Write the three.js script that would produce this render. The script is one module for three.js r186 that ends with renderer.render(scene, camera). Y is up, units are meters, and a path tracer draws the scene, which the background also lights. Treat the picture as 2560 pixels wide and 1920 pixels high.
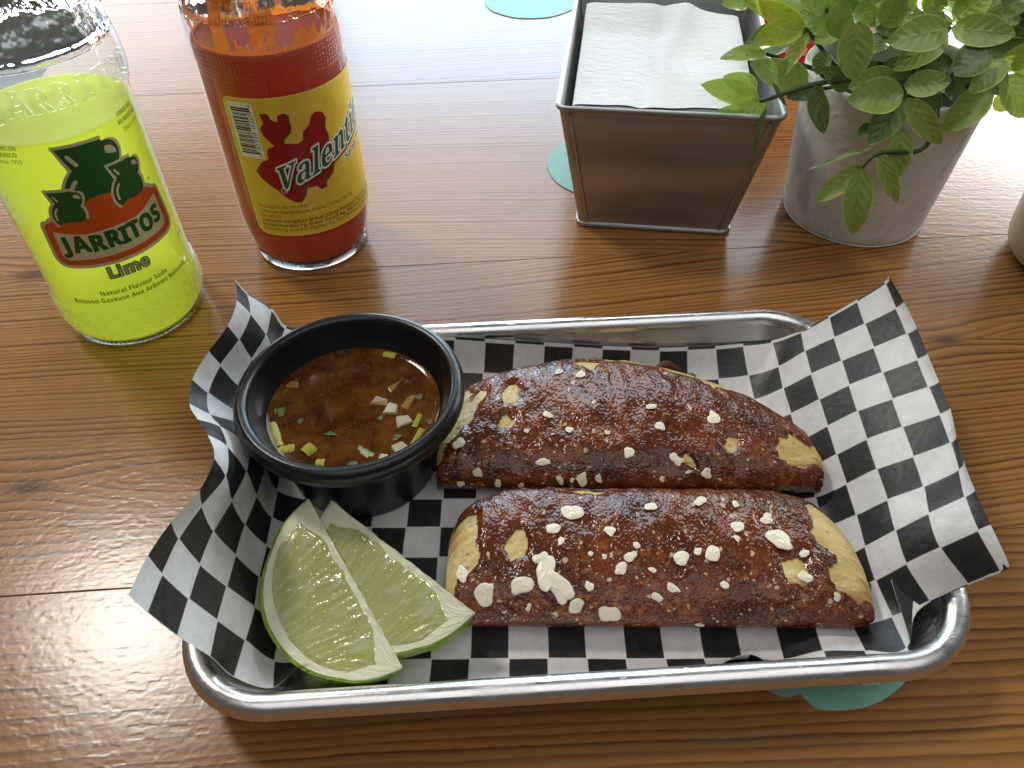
import * as THREE from 'three';
import { mergeGeometries, mergeVertices } from 'three/addons/utils/BufferGeometryUtils.js';
import { RoundedBoxGeometry } from 'three/addons/geometries/RoundedBoxGeometry.js';
import { TextGeometry } from 'three/addons/geometries/TextGeometry.js';
import { FontLoader } from 'three/addons/loaders/FontLoader.js';
import { RectAreaLightUniformsLib } from 'three/addons/lights/RectAreaLightUniformsLib.js';

// ---------- camera, light, exposure (millimetres are turned into metres by MM) ----------
const MM = 0.001, V3 = THREE.Vector3;
const scene = new THREE.Scene();
const camera = new THREE.PerspectiveCamera(51.80, 4 / 3, 0.02, 30);
camera.position.set(0, 0.244, 0);
camera.up.set(0.01716, 0.69927, -0.71465);
camera.lookAt(0, 0.244 - 0.71476, -0.69937);
scene.background = new THREE.Color().setRGB(0.085, 0.08, 0.075);
const renderer = new THREE.WebGLRenderer({ antialias: true });
renderer.toneMapping = THREE.LinearToneMapping;
renderer.toneMappingExposure = 1.0;
renderer.shadowMap.enabled = true;
RectAreaLightUniformsLib.init();
// window panes behind the table and a ceiling panel: [name, label, centre, size, look-at, colour, radiance]
const LIGHTS = [
  ['shop_window', 'tall bright window pane far behind the table, middle one', [0.25, 0.42, -2.6], [1.6, 1.3], [0.2, 0.0, -0.4], [0.52, 0.77, 1.0], 7.5],
  ['shop_window', 'wide upper window pane far behind the table above the middle one', [0.2, 1.62, -2.6], [2.3, 0.86], [0.2, 0.0, -0.4], [0.84, 0.93, 1.0], 4.0],
  ['shop_window', 'brightest window pane at the right behind the plant', [2.0, 0.55, -2.1], [1.5, 1.35], [0.1, 0.0, -0.4], [0.90, 0.96, 1.0], 12.0],
  ['shop_window', 'dimmer window pane far behind the left end of the table', [-1.55, 0.45, -2.45], [1.3, 1.3], [-0.1, 0.0, -0.4], [0.9, 0.94, 1.0], 4.0],
  ['ceiling_light_panel', 'square warm white ceiling panel above the back left of the table', [-1.15, 1.95, -1.15], [0.36, 0.36], [-0.1, 0, -0.2], [1.0, 0.95, 0.87], 54.0],
  ['ceiling_light_panel', 'broad dim ceiling panel above the near side of the table', [0.3, 2.0, 0.7], [2.6, 1.8], [0.2, 0, 0.5], [1.0, 0.95, 0.92], 0.36],
];

// ---------- helpers ----------
const bases = new WeakMap(), used = {};
function numbered(n) { used[n] = (used[n] ?? -1) + 1; return used[n] ? n + '_' + String(used[n]).padStart(3, '0') : n; }
function thing(name, label, category, base = [0, 0, 0], group) {
  const o = new THREE.Group(); o.name = numbered(name);
  o.position.set(base[0] * MM, base[1] * MM, base[2] * MM);
  o.userData = { label, category }; if (group) o.userData.group = group;
  bases.set(o, base); scene.add(o); return o;
}
function part(name, geo, mat, parent, label) {       // geometry in world millimetres
  const b = bases.get(parent); geo = geo.clone();
  geo.translate(-b[0], -b[1], -b[2]); geo.scale(MM, MM, MM);
  const m = new THREE.Mesh(geo, mat); m.name = name; m.castShadow = m.receiveShadow = true;
  if (label) m.userData.label = label;
  bases.set(m, b); parent.add(m); return m;
}
function rng(seed) { let s = seed >>> 0; return () => { s = (s + 0x6d2b79f5) | 0; let t = Math.imul(s ^ (s >>> 15), 1 | s); t = (t + Math.imul(t ^ (t >>> 7), 61 | t)) ^ t; return ((t ^ (t >>> 14)) >>> 0) / 4294967296; }; }
function h2(x, y, s) { let n = Math.imul(x, 374761393) + Math.imul(y, 668265263) + Math.imul(s, 974634641); n = Math.imul(n ^ (n >>> 13), 1274126177); return ((n ^ (n >>> 16)) >>> 0) / 4294967296; }
function vn(x, y, s = 0) {
  const ix = Math.floor(x), iy = Math.floor(y); let fx = x - ix, fy = y - iy; fx = fx * fx * (3 - 2 * fx); fy = fy * fy * (3 - 2 * fy);
  const a = h2(ix, iy, s), b = h2(ix + 1, iy, s), c = h2(ix, iy + 1, s), d = h2(ix + 1, iy + 1, s);
  return a + (b - a) * fx + (c - a) * fy + (a - b - c + d) * fx * fy;
}
function fbm(x, y, s = 0, o = 4) { let v = 0, a = 0.5, t = 0; for (let i = 0; i < o; i++) { v += a * vn(x, y, s + i * 7); t += a; a *= 0.5; x = x * 2.03 + 11.3; y = y * 2.03 + 5.7; } return v / t; }
function worley(x, y, s) { const ix = Math.floor(x), iy = Math.floor(y); let d = 9, id = 0; for (let j = -1; j < 2; j++) for (let i = -1; i < 2; i++) { const cx = ix + i + h2(ix + i, iy + j, s), cy = iy + j + h2(ix + i, iy + j, s + 1), q = Math.hypot(x - cx, y - cy); if (q < d) { d = q; id = h2(ix + i, iy + j, s + 2); } } return [d, id]; }
const clamp = (x, a = 0, b = 1) => Math.min(b, Math.max(a, x)), sm = (a, b, x) => { x = clamp((x - a) / (b - a)); return x * x * (3 - 2 * x); }, mix = (a, b, t) => a + (b - a) * t;
const mix3 = (a, b, t) => [mix(a[0], b[0], t), mix(a[1], b[1], t), mix(a[2], b[2], t)];
const enc = (c) => Math.round(255 * clamp(c <= 0.0031308 ? c * 12.92 : 1.055 * Math.pow(c, 1 / 2.4) - 0.055));
function colorTex(w, h, fn) {                          // fn(u, v) -> linear rgb (and alpha)
  const d = new Uint8Array(w * h * 4);
  for (let y = 0, i = 0; y < h; y++) for (let x = 0; x < w; x++, i += 4) { const c = fn((x + 0.5) / w, (y + 0.5) / h); d[i] = enc(c[0]); d[i + 1] = enc(c[1]); d[i + 2] = enc(c[2]); d[i + 3] = c.length > 3 ? Math.round(255 * clamp(c[3])) : 255; }
  const t = new THREE.DataTexture(d, w, h, THREE.RGBAFormat); t.colorSpace = THREE.SRGBColorSpace; return setTex(t);
}
function grayTex(w, h, fn) {
  const d = new Uint8Array(w * h * 4);
  for (let y = 0, i = 0; y < h; y++) for (let x = 0; x < w; x++, i += 4) { const c = Math.round(255 * clamp(fn((x + 0.5) / w, (y + 0.5) / h))); d[i] = d[i + 1] = d[i + 2] = c; d[i + 3] = 255; }
  return setTex(new THREE.DataTexture(d, w, h, THREE.RGBAFormat));
}
function setTex(t) { t.wrapS = t.wrapT = THREE.RepeatWrapping; t.magFilter = THREE.LinearFilter; t.minFilter = THREE.LinearMipmapLinearFilter; t.generateMipmaps = true; t.needsUpdate = true; return t; }
function canvasTex(w, h, draw) { const c = document.createElement('canvas'); c.width = w; c.height = h; draw(c.getContext('2d'), w, h); const t = new THREE.CanvasTexture(c); t.colorSpace = THREE.SRGBColorSpace; t.magFilter = THREE.LinearFilter; return t; }
const rgb = (r, g, b) => new THREE.Color().setRGB(r, g, b);
const std = (o) => new THREE.MeshStandardMaterial({ side: THREE.DoubleSide, ...o });
const phys = (o) => new THREE.MeshPhysicalMaterial({ side: THREE.DoubleSide, ...o });
// a grid surface: fn(i / nu, j / nv) -> [x, y, z]; keep(u, v) drops cells
function grid(nu, nv, fn, { keep, uv, closeU = false } = {}) {
  const p = [], t = [], ix = [];
  for (let i = 0; i <= nu; i++) for (let j = 0; j <= nv; j++) { p.push(...fn(i / nu, j / nv)); t.push(...(uv ? uv(i / nu, j / nv) : [i / nu, j / nv])); }
  for (let i = 0; i < nu; i++) for (let j = 0; j < nv; j++) {
    if (keep && !keep((i + 0.5) / nu, (j + 0.5) / nv)) continue;
    const a = i * (nv + 1) + j, b = a + nv + 1; ix.push(a, b, a + 1, b, b + 1, a + 1);
  }
  const g = new THREE.BufferGeometry(); g.setAttribute('position', new THREE.Float32BufferAttribute(p, 3)); g.setAttribute('uv', new THREE.Float32BufferAttribute(t, 2)); g.setIndex(ix); g.computeVertexNormals();
  if (closeU) { const n = g.attributes.normal, q = new V3(), r = new V3(); for (let j = 0; j <= nv; j++) { q.fromBufferAttribute(n, j); r.fromBufferAttribute(n, nu * (nv + 1) + j); q.add(r).normalize(); n.setXYZ(j, q.x, q.y, q.z); n.setXYZ(nu * (nv + 1) + j, q.x, q.y, q.z); } }
  return g;
}
function cr(a, t) {                                    // Catmull-Rom through an array, t in 0..1
  const n = a.length - 1, x = clamp(t) * n, i = Math.min(Math.floor(x), n - 1), f = x - i, p0 = a[Math.max(i - 1, 0)], p1 = a[i], p2 = a[i + 1], p3 = a[Math.min(i + 2, n)];
  return p1 + 0.5 * f * (p2 - p0 + f * (2 * p0 - 5 * p1 + 4 * p2 - p3 + f * (3 * (p1 - p2) + p3 - p0)));
}
// profile of [r, y] turned about the axis (cx, cz); v runs along height, u around from the side that faces +z
function turn(cx, cz, prof, seg, { a0 = 0, a1 = 360, rad, yuv } = {}) {
  const ys = prof.map((p) => p[1]), lo = Math.min(...ys), hi = Math.max(...ys), full = a1 - a0 === 360;
  return grid(seg, prof.length - 1, (u, v) => {
    const p = prof[Math.round(v * (prof.length - 1))], th = (a0 + (a1 - a0) * u) * Math.PI / 180, r = rad ? rad(p[0], p[1], th) : p[0];
    return [cx + r * Math.sin(th), p[1], cz + r * Math.cos(th)];
  }, { closeU: full, uv: (u, v) => [u, yuv ? (prof[Math.round(v * (prof.length - 1))][1] - yuv[0]) / (yuv[1] - yuv[0]) : (prof[Math.round(v * (prof.length - 1))][1] - lo) / (hi - lo)] });
}
function smoothProfile(pts, n) { const X = pts.map((p) => p[0]), Y = pts.map((p) => p[1]), out = []; for (let i = 0; i <= n; i++) out.push([X[0] >= 0 ? Math.max(0, cr(X, i / n)) : cr(X, i / n), cr(Y, i / n)]); return out; }
function rrect(w, d, r, n = 10) {
  const out = []; for (const [sx, sz, a0] of [[1, 1, 0], [-1, 1, 90], [-1, -1, 180], [1, -1, 270]]) for (let k = 0; k <= n; k++) { const a = (a0 + 90 * k / n) * Math.PI / 180; out.push([sx * (w / 2 - r) + r * Math.cos(a), sz * (d / 2 - r) + r * Math.sin(a)]); }
  out.push(out[0].slice()); return out;
}
function place(g, x, y, z, yaw = 0) { g.rotateY(yaw); g.translate(x, y, z); return g; }
function tube(pts, r, seg = 24, rs = 8, taper) {
  const c = new THREE.CatmullRomCurve3(pts.map((p) => new V3(...p))), g = new THREE.TubeGeometry(c, seg, r, rs, false);
  if (taper) { const p = g.attributes.position, q = new V3(), m = new V3(); for (let i = 0; i <= seg; i++) { c.getPointAt(i / seg, m); for (let j = 0; j <= rs; j++) { const k = i * (rs + 1) + j; q.fromBufferAttribute(p, k).sub(m).multiplyScalar(taper(i / seg)).add(m); p.setXYZ(k, q.x, q.y, q.z); } } g.computeVertexNormals(); }
  return g;
}

for (const [name, label, c, s, at, col, I] of LIGHTS) {
  const t = thing(name, label, name === 'shop_window' ? 'window' : 'ceiling light', c.map((x) => x * 1000));
  const L = new THREE.RectAreaLight(rgb(...col), I, s[0], s[1]); L.name = name + '_light'; L.position.set(...c); L.lookAt(...at);
  const dir = new V3(...at).sub(new V3(...c)).normalize();
  L.position.addScaledVector(dir, 0.02); scene.add(L);
  const q = new THREE.Quaternion().setFromUnitVectors(new V3(0, 0, 1), dir);
  const m = new THREE.Matrix4().lookAt(new V3(...at), new V3(...c), new V3(0, 1, 0)); t.quaternion.setFromRotationMatrix(m);
  const em = std({ color: rgb(0.5, 0.5, 0.5), emissive: rgb(...col), emissiveIntensity: 0.6, roughness: 0.4 });
  const fr = std({ color: rgb(0.06, 0.06, 0.06), roughness: 0.5 });
  const mk = (n, g, mm) => { const me = new THREE.Mesh(g, mm); me.name = n; me.castShadow = me.receiveShadow = true; t.add(me); };
  mk(name === 'shop_window' ? 'window_pane' : 'light_diffuser', new THREE.BoxGeometry(s[0], s[1], 0.01), em);
  const w = 0.05;
  for (const sx of [-1, 1]) mk('frame_bar', new THREE.BoxGeometry(w, s[1] + 2 * w, 0.05).translate(sx * (s[0] / 2 + w / 2 + 0.001), 0, 0), fr);
  for (const sy of [-1, 1]) mk('frame_bar', new THREE.BoxGeometry(s[0], w, 0.05).translate(0, sy * (s[1] / 2 + w / 2 + 0.001), 0), fr);
}

// ---------- table of stained boards, dark floor ----------
{
  const yaw = 0.058, c = Math.cos(yaw), s = Math.sin(yaw);
  const table = thing('table', 'brown stained wooden table top with strong grain under everything', 'table', [0, 0, 0]);
  table.rotation.y = yaw;
  // board seams across the table (local z), nearest first
  const seams = [60, -150.5, -326.5, -532, -702, -890];
  const light = [0.37, 0.172, 0.05], dark = [0.125, 0.048, 0.013];
  const boards = [
    { x0: -330, x1: 330, W: 2048, H: 660, zc: 190, d: 40, sp: 4.0, k: [], tone: 0.86, s: 3 },
    { x0: -330, x1: 330, W: 2048, H: 560, zc: -150, d: 45, sp: 2.7, k: [[-176, -198, 5], [212, -250, 4]], tone: 1.0, s: 17 },
    { x0: -345, x1: 345, W: 2048, H: 610, zc: 165, d: 50, sp: 2.7, k: [[-222, -335, 6], [170, -352, 5]], tone: 1.04, s: 29 },
    { x0: -345, x1: 600, W: 2048, H: 380, zc: -190, d: 60, sp: 3.6, k: [[250, -590, 8]], tone: 0.98, s: 41 },
    { x0: -345, x1: 600, W: 512, H: 96, zc: 170, d: 60, sp: 3.6, k: [], tone: 0.98, s: 53 },
  ];
  const fields = (B, z0, z1) => (u, v) => {            // ring phase and fibre at a point of the board
    const x = mix(B.x0, B.x1, u), z = mix(z0, z1, v), zm = (z0 + z1) / 2;
    let Z = z - zm - B.zc + 16 * (fbm(x / 300, z / 170, B.s, 2) - 0.5) + 2.0 * (fbm(x / 80, z / 26, B.s + 3, 2) - 0.5) + 0.6 * (vn(x / 14, z / 5, B.s + 9) - 0.5);
    let kn = 0;
    for (const [kx, kz, kr] of B.k) { const dx = (x - kx) / 2.3, dz = z - kz, q = Math.hypot(dx, dz); Z += (dz >= 0 ? 1 : -1) * kr * 1.5 * Math.exp(-q * q / (kr * kr * 9)) ; kn = Math.max(kn, Math.exp(-q * q / (kr * kr * 0.55))); }
    const D = B.d + 14 * (fbm(x / 340, z / 300, B.s + 5, 2) - 0.5) + 0.12 * x;
    const r = Math.hypot(Z, D) / B.sp + 0.35 * fbm(x / 60, z / 9, B.s + 12, 2);
    const w = r + 0.35 * Math.sin(r * 0.9 + B.s), f = w - Math.floor(w);
    const late = Math.pow(f, 2.2) * (1 - sm(0.9, 1, f));
    const strong = 0.45 + 0.75 * h2(Math.floor(w), 1, B.s);
    return { x, z, late: late * strong, kn, fib: fbm(x / 24, z / 0.45, B.s + 20, 3), fine: vn(x / 7, z / 0.28, B.s + 31) };
  };
  boards.forEach((B, i) => {
    const z1 = seams[i] - 0.06, z0 = seams[i + 1] + 0.06, F = fields(B, z0, z1);
    const map = colorTex(B.W, B.H, (u, v) => {
      const q = F(u, v), blot = fbm(q.x / 90, q.z / 45, B.s + 50, 3);
      let t = clamp(q.late * 1.3 + 0.3 * (q.fib - 0.5) + 0.45 * (blot - 0.5) + 0.10);
      let col = mix3(light, dark, t); const k = B.tone * (0.82 + 0.36 * blot); col = col.map((a) => a * k);
      const pore = sm(0.85, 0.97, q.fine) * 0.25; col = col.map((a) => a * (1 - pore));
      const sx = q.x * 0.8 + q.z * 0.6, sz = q.z * 0.8 - q.x * 0.6, scr = sm(0.955, 0.985, vn(sx / 6, sz / 0.45, B.s + 90)) * sm(0.55, 0.7, fbm(q.x / 60, q.z / 50, B.s + 95, 2)); col = mix3(col, [0.48, 0.36, 0.26], scr * 0.6);
      if (q.kn > 0.02) col = mix3(col, [0.07, 0.024, 0.008], clamp(q.kn * 1.2) * 0.85);
      return col;
    });
    const bump = grayTex(B.W, B.H, (u, v) => { const q = F(u, v); const dent = sm(0.62, 0.75, vn(q.x / 3.2, q.z / 1.5, B.s + 70)) * 0.35; return 0.5 + 0.22 * q.late + 0.08 * (q.fib - 0.5) - dent + 0.5 * (fbm(q.x / 1.5, q.z / 1.1, B.s + 77, 2) - 0.5); });
    for (const t of [map, bump]) { t.wrapS = THREE.MirroredRepeatWrapping; t.wrapT = THREE.ClampToEdgeWrapping; }
    const m = phys({ map, bumpMap: bump, bumpScale: 0.000045, roughness: 0.21, specularIntensity: 0.85 });
    const xa = -297, g = new RoundedBoxGeometry(1300, 30, z1 - z0, 3, 0.35);
    g.translate(xa + 650, -15, (z0 + z1) / 2);
    const p = g.attributes.position, uv = g.attributes.uv;
    for (let n = 0; n < p.count; n++) uv.setXY(n, (p.getX(n) - B.x0) / (B.x1 - B.x0), (p.getZ(n) - z0) / (z1 - z0));
    g.computeVertexNormals(); part('plank', g, m, table);
  });
  // the sunk joint under the gaps
  part('joint_filler', new THREE.BoxGeometry(1290, 20, 930).translate(350, -14, -416), std({ color: rgb(0.10, 0.04, 0.015), roughness: 0.7 }), table);
  const fl = new THREE.Mesh(new THREE.PlaneGeometry(12, 12).rotateX(-Math.PI / 2).translate(0, -0.75, -2), std({ color: rgb(0.32, 0.32, 0.33), roughness: 0.6 }));
  fl.name = 'floor'; fl.userData = { kind: 'structure', label: 'dark floor below the table' }; fl.receiveShadow = true; scene.add(fl);
}

// ---------- round mint stickers / coasters ----------
{
  const mint = colorTex(512, 512, (u, v) => {
    const x = (u - 0.5) * 78, z = (v - 0.5) * 78, n = fbm(x / 6, z / 6, 5, 3);
    let c = [0.19, 0.42, 0.32].map((a) => a * (0.9 + 0.2 * n));
    const zig = Math.abs(((x + 100) % 7) - 3.5), line = Math.abs(((z + 100 + zig * 1.6) % 4.2) - 2.1);
    if (Math.hypot(x - 3, z - 20) < 13 && line < 0.35) c = c.map((a) => a * 1.22);
    return c;
  });
  const top = std({ map: mint, roughness: 0.5 }), edge = std({ color: rgb(0.6, 0.62, 0.58), roughness: 0.8 });
  const disc = (cx, cz, torn) => {
    const sh = new THREE.Shape(), N = 240, R = 38;
    for (let i = 0; i <= N; i++) {
      const a = i / N * Math.PI * 2; let r = R + 0.15 * Math.sin(a * 9);
      if (torn) { const d = Math.atan2(Math.sin(a - 4.44), Math.cos(a - 4.44)); r -= 3.0 * Math.exp(-d * d / 0.006) + (d < 0 && d > -0.75 ? 1.6 * sm(-0.75, -0.05, d) : 0) + 0.25 * (vn(a * 30, 1, 4) - 0.5); }
      const x = r * Math.cos(a), y = r * Math.sin(a); i ? sh.lineTo(x, y) : sh.moveTo(x, y);
    }
    const g = new THREE.ExtrudeGeometry(sh, { depth: 0.5, bevelEnabled: false, curveSegments: 40 });
    const p = g.attributes.position, uv = g.attributes.uv; for (let n = 0; n < p.count; n++) uv.setXY(n, p.getX(n) / 78 + 0.5, 0.5 - p.getY(n) / 78);
    g.rotateX(-Math.PI / 2); g.translate(cx, 0.1, cz); return g;
  };
  const spots = [[97.5, -134.4, true, 'mint coaster with a torn edge sticking out under the front of the metal tray'], [61, -418, false, 'mint green round coaster half hidden behind the left side of the metal napkin box'], [21, -678, false, 'pale glare-washed mint coaster at the far end of the table']];
  for (const [x, z, torn, label] of spots) {
    const t = thing('coaster', label, 'coaster', [x, 0, z], 'round mint coasters on the table');
    const g = disc(x, z, torn); part('disc', g, [top, edge], t);
    if (torn) { // remains of white lettering next to the tray rim
      const bars = []; for (let k = 0; k < 6; k++) bars.push(new THREE.BoxGeometry(0.5, 0.1, 1.5 + (k % 3) * 0.4).translate(x + 10.6 + k * 0.95, 0.66, z + 29.8 - k * 0.12));
      for (let k = 0; k < 3; k++) bars.push(new THREE.BoxGeometry(0.9, 0.1, 0.4).translate(x + 11.1 + k * 1.9, 0.72, z + 30.0 - k * 0.2));
      part('lettering', mergeGeometries(bars), std({ color: rgb(0.75, 0.8, 0.76), roughness: 0.6 }), t);
    }
  }
}

// ---------- aluminium tray ----------
const TX = 17.3, TZ = -175.5, TYAW = 0.0466, TW = 235.4, TD = 155.5, TR = 25.3;
{
  const tray = thing('sheet_pan', 'small scratched aluminium sheet pan with a rolled rim holding the food', 'tray', [TX, 0, TZ]);
  const scr = grayTex(1024, 1024, (u, v) => { let a = 0.5 + 0.3 * (fbm(u * 8, v * 160, 2, 3) - 0.5) + 0.35 * (fbm(u * 40, v * 40, 9, 3) - 0.5); a -= 0.5 * sm(0.86, 0.97, vn(u * 14 + v * 3, v * 420, 4)); return a; });
  const rough = grayTex(512, 512, (u, v) => 0.55 + 0.5 * (fbm(u * 10, v * 10, 13, 4) - 0.5) + 0.25 * (fbm(u * 6, v * 140, 14, 2) - 0.5));
  scr.repeat.set(3, 3); rough.repeat.set(2, 2);
  const alu = std({ color: rgb(0.80, 0.79, 0.78), metalness: 1, roughness: 0.52, roughnessMap: rough, bumpMap: scr, bumpScale: 0.00007 });
  const loops = (prof) => {
    const n = 10, m = 4 * (n + 1);
    return place(grid(m, prof.length - 1, (u, v) => {
      const [o, y] = prof[Math.round(v * (prof.length - 1))], q = rrect(TW + 2 * o, TD + 2 * o, Math.max(3, TR + o), n)[Math.round(u * m)];
      return [q[0], y, q[1]];
    }, { uv: (u, v) => { const [o, y] = prof[Math.round(v * (prof.length - 1))], q = rrect(TW + 2 * o, TD + 2 * o, Math.max(3, TR + o), n)[Math.round(u * m)]; return [(q[0] + y * 0.7) / 240, (q[1] + y * 0.7) / 240]; }, closeU: true }), TX, 0, TZ, TYAW);
  };
  const wall = smoothProfile([[-24, 0.9], [-17, 0.95], [-14, 1.1], [-12, 2.0], [-10.4, 4.2], [-7.8, 10], [-5.2, 15.2], [-3.7, 18.2]], 24);
  const sh = new THREE.Shape(rrect(TW - 48, TD - 48, Math.max(3, TR - 24), 10).map((p) => new THREE.Vector2(p[0], -p[1])));
  const fg = new THREE.ShapeGeometry(sh).rotateX(-Math.PI / 2).translate(0, 0.9, 0); { const p = fg.attributes.position, uv = fg.attributes.uv; for (let i = 0; i < p.count; i++) uv.setXY(i, p.getX(i) / 240, p.getZ(i) / 240); }
  part('pan', mergeGeometries([loops(wall), place(fg, TX, 0, TZ, TYAW)]), alu, tray);
  const bead = smoothProfile([[-3.7, 18.2], [-3.1, 20.4], [-1.5, 22.1], [0.6, 22.6], [2.6, 21.8], [3.7, 20.3], [3.85, 19.3], [4.15, 18.4], [4.2, 17.2], [3.3, 15.9], [1.6, 15.3], [-0.6, 15.4], [-2.6, 16.2], [-3.5, 17.2]], 60);
  part('rolled_rim', loops(bead), alu, tray);
  // outside of the wall, seen under the rim
  part('outer_wall', loops(smoothProfile([[-3.0, 15.9], [-6.6, 11.0], [-9.6, 4], [-12.4, 1.0], [-16, 0.12], [-24, 0.1]], 14)), alu, tray);
}

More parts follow.
